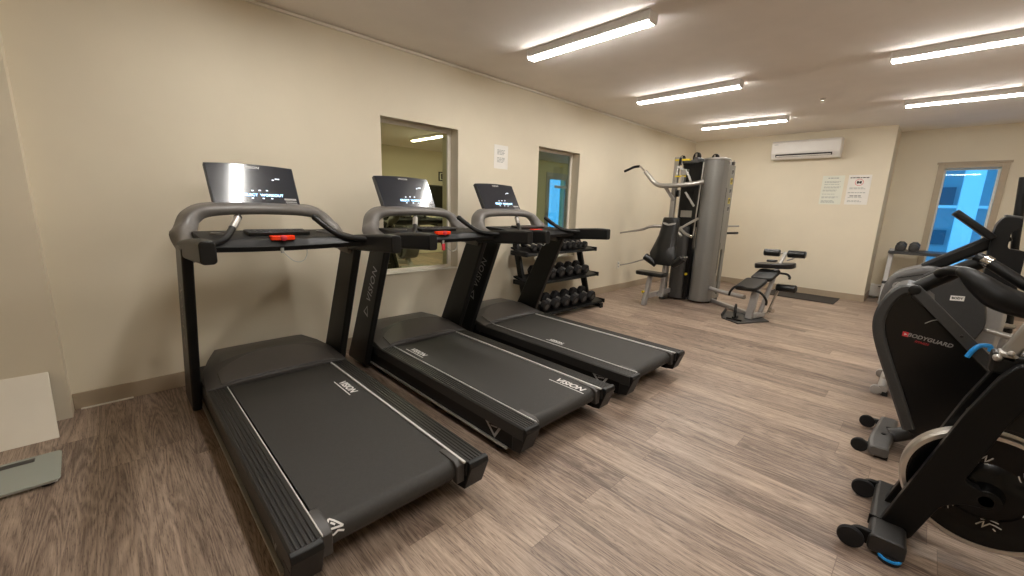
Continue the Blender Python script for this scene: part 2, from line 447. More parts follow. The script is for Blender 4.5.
tl = thing('hall_fill_light', 'unseen fill light added on the ceiling of the hall behind the narrower interior window', 'light', (-5.0, 7.6, HZ))  # fill light added out of view to brighten the hall
obj('housing', B().bx(-.06, .06, -.3, .3, -.05, 0), 'enamel', tl, bev=.004)
obj('diffuser', B().bx(-.05, .05, -.28, .28, -.08, -.05), 'hall_fill', tl, bev=.01)
struct('wall_hall_near', B().bx(HX, XW-.2, HY0-.2, HY0, 0, HZ), 'hall')
struct('wall_hall_far', B().bx(HX, XW-.2, HY1, HY1+.2, 0, HZ), 'hall')
# right wall: what the mirror film of the larger interior window reflects
o = (XR, 6.78, 2.07)
tf = thing('framed_notice', 'small dark framed notice high on the right wall, mirrored in the larger interior window', 'picture', o)
obj('picture_frame', B(o).bx(XR-.02, XR, 6.60, 6.95, 1.95, 2.19), 'darkink', tf, bev=.004)
obj('sheet', B(o).bx(XR-.022, XR-.02, 6.63, 6.92, 1.98, 2.16), 'greenpaper', tf)
obj('printed_figure', B(o).bx(XR-.023, XR-.022, 6.67, 6.74, 2.0, 2.14), 'darkink', tf)
obj('printed_figure', B(o).bx(XR-.023, XR-.022, 6.80, 6.87, 2.0, 2.14), 'darkink', tf)
o = (XR, 7.0, 1.3)
tb = thing('venetian_blind', 'grey slatted venetian blind on the right wall, mirrored in the larger interior window', 'blind', o)
b = B(o)
for k in range(17): b.box((XR-.035, 7.0, .66+k*.062), (.050, 1.02, .004), (0, -.9, 0))
obj('slat_panel', b, 'slat', tb)
obj('head_rail', B(o).bx(XR-.06, XR, 6.48, 7.52, 1.70, 1.76), 'slat', tb, bev=.003)
obj('bottom_rail', B(o).bx(XR-.05, XR, 6.48, 7.52, .60, .63), 'slat', tb, bev=.003)
obj('lift_cord', B(o).cyl((XR-.062, 6.7, .61), (XR-.062, 6.7, 1.72), .003, None, 6), 'sill', tb)

# ------------------------------------------------------------------ ceiling strip lights
def strip_light(loc, label):
    t = thing('ceiling_strip_light', label, 'light', loc, 'ceiling strip lights')
    h = B(); h.prism([(-.052, 0), (-.052, -.050), (-.045, -.060), (.045, -.060), (.052, -.050), (.052, 0)], 'x', -.585, .585)
    obj('housing', h, 'enamel', t, bev=.002)
    d = B(); d.prism(rounded([(-.043, -.058), (-.043, -.073), (.043, -.073), (.043, -.058)], [0, .013, .013, 0], 4), 'x', -.575, .575)
    obj('diffuser', d, 'lamp', t)
    for s in (-1, 1):
        e = B(); e.prism(rounded([(-.056, 0), (-.056, -.058), (-.044, -.077), (.044, -.077), (.056, -.058), (.056, 0)], [0, .01, .01, .01, .01, 0], 3), 'x', s*.585-.006, s*.585+.006)
        obj('end_cap', e, 'white', t, bev=.002)
    return t
L0 = strip_light((-2.2, .87, CZ), 'white ceiling strip light directly above the treadmill by the blank wall corner')
for loc, lab in (
    ((-2.2, 2.90, CZ), 'white ceiling strip light over the treadmill standing by the dumbbell rack, largest in view'),
    ((-2.235, 4.90, CZ), 'white ceiling strip light second from the window wall side, midway towards the multi-gym'),
    ((-2.27, 7.0, CZ), 'white ceiling strip light closest to the air conditioner, above the multi-gym'),
    ((.10, 4.91, CZ), 'long white ceiling strip light above the exercise machines, farther from the alcove'),
    ((.11, 6.93, CZ), 'long white ceiling strip light before the alcove with the blue window'),
    ((.10, 2.88, CZ), 'white ceiling strip light above the spinning bike'),
    ((.10, .80, CZ), 'white ceiling strip light overhead, above the empty floor beside the treadmill')):
    dup(L0, loc, lab)
b = B((-1.17, 6.24, CZ)); b.lathe((-1.17, 6.24, CZ), (0, 0, -1), [(.03, 0), (.03, .006), (.012, .012), (.01, .03), (.022, .034), (.022, .038)], 16)
tag(obj('sprinkler_head', b, 'chrome'), 'small metal sprinkler head on the bare ceiling', 'sprinkler').location = (-1.17, 6.24, CZ)

# ------------------------------------------------------------------ air conditioner, notices, outlet
o = (-1.71, YF, 2.42)
ac = thing('air_conditioner', 'white wall-mounted split air conditioner high on the far wall', 'air conditioner', o)
prof = rounded([(YF, 2.275), (YF, 2.57), (YF-.17, 2.575), (YF-.215, 2.53), (YF-.21, 2.36), (YF-.15, 2.275)], [0, .01, .04, .03, .02, .02], 4)
obj('casing', B(o).prism(prof, 'x', -2.19, -1.23), 'white', ac, bev=.006)
obj('front_panel', B(o).prism([(YF-.214, 2.37), (YF-.219, 2.37), (YF-.224, 2.53), (YF-.219, 2.53)], 'x', -2.185, -1.235), 'enamel', ac, bev=.002)
obj('outlet_slot', B(o).plate([(-2.12, YF-.206, 2.352), (-1.33, YF-.206, 2.352), (-1.33, YF-.178, 2.312), (-2.12, YF-.178, 2.312)], (0, -.003, -.002)), 'darkink', ac)
obj('louvre', B(o).box((-1.725, YF-.196, 2.322), (.76, .022, .006), (.9, 0, 0)), 'white', ac, bev=.001)
obj('status_mark', B(o).bx(-2.15, -2.09, YF-.2255, YF-.223, 2.505, 2.516), 'ink', ac)

def notice(loc, wdt, hgt, m, label, axis, lines, cat='notice'):
    """thin sheet on a wall; axis 'x' faces +x, 'y' faces -y; lines: (u0, u1, v, thickness, material)"""
    t = thing('wall_notice', label, cat, loc)
    def P(u, v, d): return (d, u, v) if axis == 'x' else (u, -d, v)
    def slab(b, u0, u1, v0, v1, d0, d1):
        b.loft([[P(u0, v0, d), P(u1, v0, d), P(u1, v1, d), P(u0, v1, d)] for d in (d0, d1)])
    b = B(); slab(b, -wdt/2, wdt/2, -hgt/2, hgt/2, 0, .002); obj('sheet', b, m, t)
    by = {}
    for u0, u1, v, th, mm in lines: by.setdefault(mm, []).append((u0, u1, v, th))
    for mm, L in by.items():
        for v in sorted({q[2] for q in L}):
            b = B()
            for u0, u1, v_, th in L:
                if v_ == v: slab(b, u0, u1, v-th/2, v+th/2, .002, .0026)
            obj('text_line', b, mm, t)
    return t
def para(vs, u0, u1, m='ink', th=.008):
    out = []
    for v in vs:
        u = u0
        e = u1-random.uniform(0, .25)*(u1-u0)
        while u < e-.01:
            ln = min(random.uniform(.018, .05), e-u); out.append((u, u+ln, v, th, m)); u += ln+.008
    return out
notice((-1.28, YF, 1.765), .29, .46, 'greenpaper', 'pale printed notice on the far wall, nearer the air conditioner', 'y',
       para([.19], -.07, .08, 'ink', .016)+para([.135, .12, .09, .05, .035], -.11, .12)+para([-.0, -.015, -.065], -.12, .1)+para([-.11, -.125, -.17, -.185, -.2], -.12, .1))
nt = notice((-.945, YF, 1.768), .285, .46, 'paper', 'white printed notice with a round symbol, beside the wall corner', 'y',
       para([.187], -.12, .13, 'darkink', .014)+para([.03, .015], -.11, .11)+para([-.045], -.12, .12, 'ink', .012)+para([-.095], -.09, .09, 'darkink', .012)+para([-.12, -.17, -.185], -.11, .1))
b = B(); b.ring((0, -.003, .115), (0, -1, 0), [(.047, 0), (.053, 0), (.053, .0006), (.047, .0006)], 28)
obj('symbol_ring', b, 'redflat', nt)
b = B(); b.bx(-.03, -.006, -.0032, -.002, .095, .135); b.bx(.006, .03, -.0032, -.002, .095, .135); b.box((0, -.0026, .116), (.03, .0012, .014), (0, .5, 0))
obj('symbol_figure', b, 'darkink', nt)
notice((XW, 3.31, 1.89), .215, .26, 'paper', 'small faint white notice on the wall between the two interior windows', 'x',
       para([.075, .06, .045, .03], -.06, .07)+para([-.01, -.025, -.04, -.055], -.06, .06))
t = thing('power_outlet', 'small wall outlet low on the wall beyond the dumbbell rack', 'outlet', (XW, 6.04, .43))
obj('cover_plate', B().bx(0, .006, -.036, .036, -.058, .058), 'sill', t, bev=.002)
obj('socket', B().bx(.006, .008, -.016, .016, .012, .04).bx(.006, .008, -.016, .016, -.04, -.012), 'ink', t, bev=.001)

# ------------------------------------------------------------------ treadmills
TX = -2.3
def treadmill():
    o = (TX, 0, 0)
    t = thing('treadmill', 'black treadmill with a bright band reflected in its console, by the white panel', 'treadmill', (TX, .708, 0), 'black treadmills')
    # base
    b = B(o)
    for s in (-1, 1):
        b.prism([(-3.33, .05), (-3.36, .2), (-1.32, .195), (-1.30, .15), (-1.36, .055)], 'y', s*.335, s*.405)
    b.bx(-3.3, -3.2, -.335, .335, .05, .15); b.bx(-2.3, -2.2, -.335, .335, .06, .12); b.bx(-1.75, -1.65, -.335, .335, .06, .12)
    bf = obj('base_frame', b, 'blackm', t, bev=.004)
    for s in (-1, 1): obj('frame_lip', B(o).bx(-3.05, -1.40, min(s*.404, s*.421), max(s*.404, s*.421), .050, .060), 'steel', bf, bev=.002)
    for s in (-1, 1):
        obj('foot', B(o).cyl((-1.5, s*.36, 0), (-1.5, s*.36, .056), .03, .022, 16), 'rubber', t, bev=.002)
        obj('front_wheel', B(o).cyl((-3.12, s*.345, .045), (-3.12, s*.30, .045), .045, .045, 20), 'rubber', t, bev=.004)
        # grooved side rail
        pr = [(.31, .15), (.31, .221)]
        for k in range(5):
            u = .326+k*.0165
            pr += [(u, .2235), (u+.003, .2195), (u+.0055, .2195), (u+.0085, .2235)]
        pr += [(.408, .2225), (.416, .214), (.416, .15)]
        rl = obj('side_rail', B(o).prism([(s*p[0], p[1]) for p in pr], 'x', -2.95, -1.285), 'rail', t)
        obj('trim_strip', B(o).bx(-2.93, -1.29, min(s*(.3 if s > 0 else .306), s*.311), max(s*(.3 if s > 0 else .306), s*.311), .215, .2245), 'strip', rl, bev=.001)  # left strip narrower, its weaker reflection put into the shape
        e = B(o); e.prism([(-1.284, .226), (-1.262, .222), (-1.255, .20), (-1.30, .075), (-1.36, .065), (-1.36, .149), (-1.284, .149)], 'y', s*.313, s*.418)
        cap = obj('end_cap', e, 'black', rl, bev=.004)
        obj('cap_slot', B(o).prism([(-1.262, .186), (-1.2595, .193), (-1.2615, .194), (-1.264, .187)], 'y', s*.335, s*.395), 'deep', cap)
        g = B(o); g.prism([(-1.44, .222), (-1.33, .222), (-1.30, .205), (-1.30, .12), (-1.33, .12), (-1.36, .2), (-1.44, .212)], 'y', s*.27, s*.312)
        obj('belt_guide', g, 'hood', t, bev=.004)
    # belt: flat run, round the rear roller, and back
    pts = [(-3.0, .217)]; R = .05; cx, cz = -1.365, .167
    for k in range(13):
        a = PI/2-k*PI/12; pts.append((cx+R*math.cos(a), cz+R*math.sin(a)))
    pts += [(-3.0, .117)]
    obj('running_belt', B(o).prism(pts, 'y', -.296, .296), 'belt', t, bev=.0)
    # motor hood
    st = [(-3.425, .245, .262, .262), (-3.405, .262, .288, .286), (-3.36, .285, .302, .297), (-3.2, .345, .326, .288), (-3.06, .395, .343, .262), (-2.95, .407, .300, .242), (-2.845, .414, .255, .226), (-2.825, .414, .238, .224)]
    rings = []
    for X, hw, zc, ze in st:
        r = []
        n = 20
        for k in range(n+1):
            u = -1+2*k/n; z = zc-(zc-ze)*abs(u)**2.6
            r.append((X, u*hw, z))
        zb = .06 if X < -2.9 else .2
        r += [(X, hw, min(ze-.01, .2)), (X, hw-.01, zb), (X, -hw+.01, zb), (X, -hw, min(ze-.01, .2))]
        rings.append(r)
    hd = obj('motor_hood', B(o).loft(rings), 'hood', t, bev=.003, ang=14)
    def hz(X, y):
        for a, c in zip(st, st[1:]):
            if a[0] <= X <= c[0]:
                f = (X-a[0])/(c[0]-a[0]); hw, zc, ze = (a[i]+(c[i]-a[i])*f for i in (1, 2, 3)); return zc-(zc-ze)*min(1, abs(y)/hw)**2.6
        return st[-1][2]
    rings = []
    for k in range(17):
        u = -1+2*k/16; y = u*.335; X0 = -3.045+.085*abs(u)**2.5; r = [(X0+(-2.838-X0)*j/6, y, hz(X0+(-2.838-X0)*j/6, y)+.007) for j in range(7)]
        rings.append(r+[(-2.838, y, hz(-2.838, y)-.01), (X0, y, hz(X0, y)-.01)])
    obj('hood_panel', B(o).loft(rings), 'litfacet', hd, bev=.003, ang=20)
    # uprights
    for s in (-1, 1):
        up = B(o); y0, y1 = s*.418, s*.468
        up.prism([(-3.335, .03), (-3.335, .06), (-3.235, .24), (-2.84, 1.03), (-2.80, 1.09), (-2.59, 1.09), (-2.605, 1.04), (-2.935, .26), (-3.025, .03)], 'y', y0, y1)
        u = obj('upright', up, 'satin', t, bev=.012, seg=3)
        d = V((.40, 0, .79)).normalized(); nrm = (0, s, 0)
        mx = axes((-2.835-TX, s*.4695, .735), d*(1), V((0, s, 0)).cross(d))
        lettering('lettering', 'VISION', .088, 'greyprint', u, mx, .0006, .0, 1.15)
        tri = B(o); c = V((-2.945, s*.4688, .515)); up_ = V((0, s, 0)).cross(d)
        P = [c+d*.05, c-d*.035+up_*.038, c-d*.035-up_*.038]; Q = [c+(p-c)*.68 for p in P]
        for k in range(3): tri.plate([P[k], P[(k+1) % 3], Q[(k+1) % 3], Q[k]], (0, s*.001, 0))
        obj('emblem', tri, 'greyprint', u)
        # handrail arm
        arm = B(o)
        arm.sweep([(-2.90, s*.422, 1.06), (-2.66, s*.428, 1.08), (-2.40, s*.428, 1.10), (-2.19, s*.428, 1.114), (-2.075, s*.428, 1.117)],
                  [.066, .068, .068, .066, .060], [.08, .095, .105, .105, .098], sub=5, ch=.35)
        obj('handrail_arm', arm, 'black', t, bev=.006, seg=3)
        # sensor grip
        gr = B(o); gr.tube([(-2.38, s*.41, 1.120), (-2.45, s*.355, 1.124), (-2.515, s*.295, 1.138), (-2.57, s*.255, 1.172), (-2.595, s*.24, 1.19)], .017, 12, 5)
        g = obj('pulse_grip', gr, 'black', t)
        obj('grip_sensor', B(o).tube([(-2.59, s*.243, 1.186), (-2.62, s*.222, 1.210), (-2.65, s*.203, 1.236)], .0185, 14, 3), 'steel' if s < 0 else 'satin', g)
        obj('grip_cap', B(o).tube([(-2.65, s*.203, 1.236), (-2.657, s*.198, 1.242), (-2.665, s*.193, 1.249)], [.0195, .0195, .012], 14, 2), 'black', g)
    # console shell: a hoop from arm to arm
    def hup(k):
        a = (k-.5)*2
        return (0, a*.9 if abs(a) > .35 else a*.4, 1-.75*abs(a))
    half = [(-2.66, .425, 1.105), (-2.80, .408, 1.125), (-2.895, .385, 1.172), (-2.94, .345, 1.228), (-2.955, .26, 1.258)]
    path = [(x, -y, z) for x, y, z in half]+[(-2.96, 0, 1.268)]+half[::-1]
    hp = B(o)
    P = catmull([V(p) for p in path], 6); n = len(P); rings = []
    for i, p in enumerate(P):
        a = abs(i/(n-1)-.5)*2
        tn = (P[min(i+1, n-1)]-P[max(i-1, 0)]).normalized()
        q = max(0, min(1, (a-.60)/.38)); q = q*q*(3-2*q)
        dep = V((-1, 0, .25)).lerp(V((-.35, 0, -1)), q).normalized()
        dep = (dep-tn*dep.dot(tn)).normalized(); rad = tn.cross(dep)
        wd = .13-.03*a; th = .054+.026*max(0, 1-abs(a-.6)/.45)+.012*a
        c = .014
        rings.append([p+dep*x+rad*y for x, y in ((c, -th/2), (wd-c, -th/2+.006), (wd, -th/2+c), (wd, th/2-c), (wd-c, th/2), (c, th/2), (0, th/2-c), (0, -th/2+c))])
    hp.loft(rings)
    obj('console_shell', hp, 'hoop', t, ang=50)
    # dash between the arms
    ds = B(o)
    rings = []
    for k in range(15):
        u = -1+2*k/14; y = u*.385; X0 = -2.565+.12*u*u; zb = 1.075-.022*(1-u*u)-.0+.0
        rings.append([(X0, y, zb+.004), (X0+.012, y, zb+.03), (X0-.01, y, 1.122), (X0-.05, y, 1.135), (-2.86, y, 1.155), (-2.89, y, 1.13), (-2.84, y, 1.085), (-2.70, y, zb)])
    ds.loft(rings); dsh = obj('dash', ds, 'black', t, ang=40)
    for s in (-1, 1):
        obj('cup_holder', B(o).ring((-2.73, s*.275, 1.146), (0, 0, 1), [(.036, 0), (.046, 0), (.046, .008), (.036, .008)], 24), 'hoop', dsh)
    kp = B(o); kp.box((-2.70, 0, 1.153), (.13, .32, .02), (0, .08, 0)); obj('keypad', kp, 'satin', dsh, bev=.004)
    kb = B(o)
    for k in range(9):
        for j in range(2): kb.box((-2.725+j*.045, -.128+k*.032, 1.165-j*.0036), (.026, .022, .006), (0, .08, 0))
    obj('keypad_keys', kb, 'hood', dsh, bev=.001)
    st = B(o); st.prism(rounded([(-2.575, -.075), (-2.556, -.07), (-2.548, -.01), (-2.556, .05), (-2.575, .055), (-2.61, .05), (-2.61, -.07)], .012, 3), 'z', 1.118, 1.142)
    sp = obj('stop_switch', st, 'red', t, bev=.006, seg=3)
    obj('stop_key', B(o).lathe((-2.55, -.01, 1.13), (1, 0, 0), [(.016, -.005), (.016, .008), (.010, .012)], 16), 'redflat', sp)
    cl = B(o); cl.tube([(-2.56, -.02, 1.06), (-2.55, .0, 1.03), (-2.545, .03, 1.0), (-2.545, .06, .99), (-2.55, .09, 1.0), (-2.56, .11, 1.03), (-2.57, .115, 1.072)], .0022, 6, 6)
    cl.cyl((-2.56, -.02, 1.075), (-2.56, -.02, 1.045), .010, .008, 10)
    obj('safety_cord', cl, 'ink', t)
    # console head: slightly dished slab leaning forward
    bx, bz, tx, tz = -3.035, 1.285, -3.20, 1.552
    up = V((tx-bx, 0, tz-bz)); L = up.length; up.normalize(); nr = V((-up.z, 0, up.x))*-1
    rings = []; nn = 12
    def cpt(u, vv, d):
        hw = .243+.008*vv
        return V((bx, 0, bz))+up*(L*vv+.012*(1-u*u)*vv)+V((0, u*hw, 0))+nr*d
    for k in range(nn+1):
        u = -1+2*k/nn
        rings.append([cpt(u, 0, 0), cpt(u, .03, .004), cpt(u, .97, .004), cpt(u, 1, 0), cpt(u, 1, -.030), cpt(u, 0, -.040)])
    hs = obj('console_head', B(o).loft(rings), 'gcover', t, bev=.003)
    fb = B(o); fr_, bk = [], []
    for k in range(nn+1):
        u = (-1+2*k/nn)*.975; fr_.append([cpt(u, v, .0075) for v in (.03, .97)]); bk.append([cpt(u, v, .004) for v in (.03, .97)])
    fb.loft([[a[0], a[1], c[1], c[0]] for a, c in zip(fr_, bk)])
    scr = obj('console_screen', fb, 'screen', hs, ang=60)
    def cmx(u, v): 
        p = cpt(u, v, .0088)-V(o); p2 = cpt(u+.05, v, .0088)-V(o); p3 = cpt(u, v+.05, .0088)-V(o)
        return axes(p, p2-p, p3-p)
    lettering('brand_lettering', 'VISION', .026, 'whiteprint', hs, cmx(.0, .90), .0003, .25, 1.1)
    lettering('display_digits', 'SELECT  WORKOUT', .026, 'led', hs, cmx(.14, .27), .0004, 0, 1.05, .95, bold=.0006)
    lb = B(o)
    for (u0, u1, v0, v1) in ((.62, .92, .17, .215), (.64, .92, .12, .145), (.66, .93, .05, .10)):
        lb.plate([cpt(u0, v0, .008), cpt(u1, v0, .008), cpt(u1, v1, .008), cpt(u0, v1, .008)], nr*.0006)
    obj('console_sticker', lb, 'greyprint', hs)
    for u, v in ((-.12, .36), (.05, .37), (.22, .37), (-.15, .19), (.1, .19), (.3, .19), (.42, .63), (.50, .66), (.56, .66)):
        obj('display_icon', B(o).plate([cpt(u, v, .008), cpt(u+.05, v, .008), cpt(u+.05, v+.02, .008), cpt(u, v+.02, .008)], nr*.0006), 'ledw', hs)
    nk = B(o); nk.prism([(-3.09, 1.262), (-2.98, 1.262), (-3.02, 1.30), (-3.07, 1.31)], 'y', -.16, .16); obj('console_neck', nk, 'black', t, bev=.005)
    return t
T1 = treadmill()
T2 = dup(T1, (TX-.025, 1.822, 0), 'middle black treadmill of the row of three, in front of the larger interior window')
k = [c for c in T2.children if c.name.startswith('safety_cord')][0]
obj('safety_clip', B((TX, 0, 0)).box((-2.555, -.02, 1.025), (.014, .026, .05)), 'redflat', k, bev=.004)
T3 = dup(T1, (TX-.01, 2.862, 0), 'black treadmill beside the dumbbell rack, in front of the narrower interior window')
def child(t, n): return [c for c in t.children if c.name.split('.')[0] == n]
def belt_marks(t, spots):
    k = child(t, 'running_belt')[0]
    for (x, v, sz, rz) in spots:
        c, s_ = math.cos(rz), math.sin(rz)
        lettering('belt_lettering', 'VISION', sz, 'whiteprint', k, axes((x-TX, v, .2176), (c, s_, 0), (-s_, c, 0)), .0003, .2, 1.0, bold=.0015)
        b = B((TX, 0, 0)); L = sz*2.0
        p = V((x, v, .2172))+V((s_, -c, 0))*sz*.62
        b.plate([p+V((c, s_, 0))*-L, p+V((c, s_, 0))*L, p+V((c, s_, 0))*L+V((-s_, c, 0))*.006, p+V((c, s_, 0))*-L+V((-s_, c, 0))*.006], (0, 0, .0006))
        obj('belt_line', b, 'whiteprint', k)
belt_marks(T1, [(-2.38, .235, .06, 0)])
belt_marks(T2, [(-2.60, -.225, .06, 0), (-1.47, .21, .07, 0)])
belt_marks(T3, [(-2.1, -.225, .045, 0)])
for t, ss in ((T1, (-1,)), (T2, (-1,)), (T3, (-1,))):      # shield emblem near the rear of the rail side
    for s in ss:
        k = child(t, 'base_frame')[0]; b = B((TX, 0, 0)); y = s*.4055
        P = [V((-1.60, y, .150)), V((-1.45, y, .158)), V((-1.51, y, .066))]; c = (P[0]+P[1]+P[2])/3; Q = [c+(p-c)*.62 for p in P]
        for i in range(3): b.plate([P[i], P[(i+1) % 3], Q[(i+1) % 3], Q[i]], (0, s*.001, 0))
        b.plate([V((-1.545, y, .132)), V((-1.49, y, .140)), V((-1.49, y, .133)), V((-1.545, y, .125))], (0, s*.001, 0))
        obj('emblem', b, 'greyprint', k)
k = child(T1, 'running_belt')[0]; b = B((TX, 0, 0))      # the belt mark that has come to rest on the rear roller
P = [V((-1.345, -.285, .2135)), V((-1.315, -.205, .172)), V((-1.318, -.275, .16))]
pl = []
R, cx, cz = .0508, -1.365, .167
def rp(a, v): return V((cx+R*math.cos(a), v, cz+R*math.sin(a)))
def stroke(b, pts, w):
    for (a0, v0), (a1, v1) in zip(pts, pts[1:]):
        d = V(((a1-a0)*R, v1-v0)); n = V((-d.y, d.x)).normalized()*w/2
        for j in range(3):
            t0, t1 = j/3, (j+1)/3
            q = []
            for tt, sg in ((t0, 1), (t1, 1), (t1, -1), (t0, -1)):
                q.append(rp(a0+(a1-a0)*tt+sg*n.x/R, v0+(v1-v0)*tt+sg*n.y))
            b.plate(q, (.0006, 0, .0004))
stroke(b, [(1.45, -.262), (.75, -.285), (.55, -.225), (1.45, -.262)], .007)
stroke(b, [(1.1, -.262), (.85, -.25)], .007)
stroke(b, [(.40, -.285), (.25, -.262), (.40, -.245), (.2, -.225)], .007)
obj('belt_emblem', b, 'whiteprint', k)

# ------------------------------------------------------------------ dumbbell rack by the window wall
RO = (-3.3, 4.14, 0)
rk = thing('dumbbell_rack', 'black three-tier dumbbell rack under the narrower interior window', 'rack', RO)
TIERS = ((-3.33, .80), (-3.27, .455), (-3.14, .075))       # front edge x, z of each tier
for y in (3.52, 4.76):
    b = B(RO); b.sweep([(-3.28, y, .05), (-3.53, y, .93)], .05, .075, up=(1, 0, .3), sub=1, ch=.15); obj('upright', b, 'blackm', rk, bev=.003)
    b = B(RO); b.bx(-3.52, -3.05, y-.03, y+.03, .012, .06); f = obj('foot', b, 'blackm', rk, bev=.004)
    for x0, x1 in ((-3.055, -3.04), (-3.535, -3.515)): obj('end_cap', B(RO).bx(x0, x1, y-.033, y+.033, .0, .064), 'rubber', f, bev=.003)
for X, z in TIERS:
    zz = z+.02 if z < .1 else z
    b = B(RO)
    b.plate([(X+.06, 3.44, zz-.005), (X+.06, 4.84, zz-.005), (X-.20, 4.84, zz+.06), (X-.20, 3.44, zz+.06)], (.006, 0, -.02))
    b.plate([(X+.075, 3.44, zz-.03), (X+.075, 4.84, zz-.03), (X+.07, 4.84, zz-.012), (X+.07, 3.44, zz-.012)], (.006, 0, .001))
    s = obj('shelf_tray', b, 'blackm', rk, bev=.002)
    b = B(RO)
    for y in (3.44, 4.84): obj('tray_end', B(RO).bx(X-.19, X+.085, y-.012, y+.012, zz-.035, zz+.02), 'rubber', s, bev=.004)

def dumbbell(hr, hl, gl, label):
    """hexagonal dumbbell lying front to back on a tilted tray"""
    t = thing('dumbbell', label, 'dumbbell', (0, 0, 0), 'hex dumbbells on the three-tier rack')
    g = B(); g.cyl((-gl/2-.01, 0, 0), (gl/2+.01, 0, 0), .016, .016, 12)
    obj('handle', g, 'steel', t)
    for s in (-1, 1):
        h = B(); c = hr*.14
        h.lathe((s*gl/2, 0, 0), (s, 0, 0), [(hr*.80, 0), (hr, c*.8), (hr, hl-c), (hr*.78, hl)], 6, 0)
        hd = obj('head', h, 'rubber', t, bev=.005)
        obj('weight_disc', B().lathe((s*(gl/2+hl), 0, 0), (s, 0, 0), [(hr*.45, -.001), (hr*.45, .0015), (hr*.3, .0015)], 16), 'gcover', hd)
    return t
ORD = 'first second third fourth fifth sixth seventh eighth ninth tenth eleventh twelfth'.split()
for tier, name, hr, hl, gl, n, y0, st in ((0, 'top', .050, .055, .11, 10, 4.66, .115), (1, 'middle', .066, .07, .10, 6, 4.62, .178), (2, 'bottom', .076, .075, .10, 6, 4.61, .19)):
    X, z = TIERS[tier]; z = z+.02 if z < .1 else z; src = None
    for k in range(n):
        lab = 'black hex dumbbell on the rack\'s %s tier, %s from the multi-gym end' % (name, ORD[k])
        cx_ = X-.075; tilt = math.atan2(.065, .26)
        cz_ = z-.005+.065*(X+.06-cx_)/.26+hr*.866/math.cos(tilt)+.0045
        loc = (cx_, y0-st*k, cz_)
        if src is None: src = dumbbell(hr, hl, gl, lab); src.location = loc; d = src
        else: d = dup(src, loc, lab)
        d.rotation_euler = (0, tilt, 0)

# ------------------------------------------------------------------ multi-gym in the far corner
GO = (-2.4, 6.2, 0)
mg = thing('multi_gym', 'tall grey multi-gym with weight tower, seat and leg bench in the far corner', 'multi-gym', GO)
def g(name, b, m, bev=.003, parent=None, **kw): return obj(name, b, m, parent or mg, bev, **kw)
def GB(): return B(GO)
b = GB(); b.prism(rounded([(-2.46, 6.44), (-2.47, 6.24), (-2.40, 6.17), (-2.26, 6.165), (-2.19, 6.24), (-2.185, 6.44)], [0, .05, .09, .09, .06, 0], 5), 'z', .03, 2.075)
sh = g('weight_shroud', b, 'shroud', .006)
b = GB(); b.prism(rounded([(-2.468, 6.45), (-2.478, 6.235), (-2.40, 6.16), (-2.26, 6.155), (-2.18, 6.235), (-2.175, 6.45)], [0, .05, .09, .09, .06, 0], 5), 'z', 2.075, 2.10)
g('shroud_cap', b, 'steel', .004, sh)
b = GB(); b.prism(rounded([(-2.77, 6.42), (-2.775, 6.20), (-2.74, 6.14), (-2.58, 6.14), (-2.535, 6.20), (-2.53, 6.42)], [0, .04, .05, .05, .04, 0], 5), 'z', .03, 1.12)
g('weight_shroud', b, 'dshroud', .006)
b = GB(); b.prism([(-2.53, 6.17), (-2.47, 6.17), (-2.47, 6.19), (-2.53, 6.19)], 'z', .04, 1.75); g('guide_slot', b, 'deep', .002)
b = GB()
for k in range(16): b.bx(-2.72, -2.49, 6.44, 6.56, .08+k*.045, .12+k*.045)
g('weight_stack', b, 'blackm', .003)
b = GB()
for k in range(15): b.bx(-2.43, -2.22, 6.48, 6.60, .08+k*.045, .12+k*.045)
g('weight_stack', b, 'blackm', .003)
b = GB()
for x in (-2.68, -2.54, -2.4, -2.27): b.cyl((x, 6.5, .04), (x, 6.5, 2.06), .012, None, 10)
g('guide_rod', b, 'chrome', 0)
g('selector_pin', GB().cyl((-2.50, 6.17, .42), (-2.50, 6.13, .42), .016, .02, 14), 'yellow', .002)
b = GB(); b.bx(-2.80, -2.47, 6.30, 6.42, 1.12, 2.06); g('back_plate', b, 'deep', .004)
b = GB(); b.bx(-2.74, -2.50, 6.27, 6.29, 1.26, 1.36); g('cross_plate', b, 'steel', .003)
b = GB(); b.bx(-2.82, -2.755, 6.05, 6.115, .03, 2.12); g('mast', b, 'steel', .006)
b = GB(); b.bx(-2.56, -2.51, 6.62, 6.67, .03, 2.08); g('mast', b, 'steel', .006)
b = GB(); b.bx(-2.82, -2.48, 6.08, 6.12, 2.03, 2.07); b.bx(-2.56, -2.51, 6.1, 6.66, 2.06, 2.11); b.bx(-2.80, -2.18, 6.6, 6.66, 2.03, 2.075)
g('top_beam', b, 'dshroud', .005)
b = GB(); b.bx(-2.82, -2.19, 6.60, 6.68, .0, .05); b.bx(-2.82, -2.75, 6.0, 6.66, .0, .05); b.bx(-2.26, -2.19, 6.35, 6.66, .0, .05)
b.bx(-2.75, -2.26, 6.3, 6.38, 0, .03); g('base_frame', b, 'dshroud', .006)
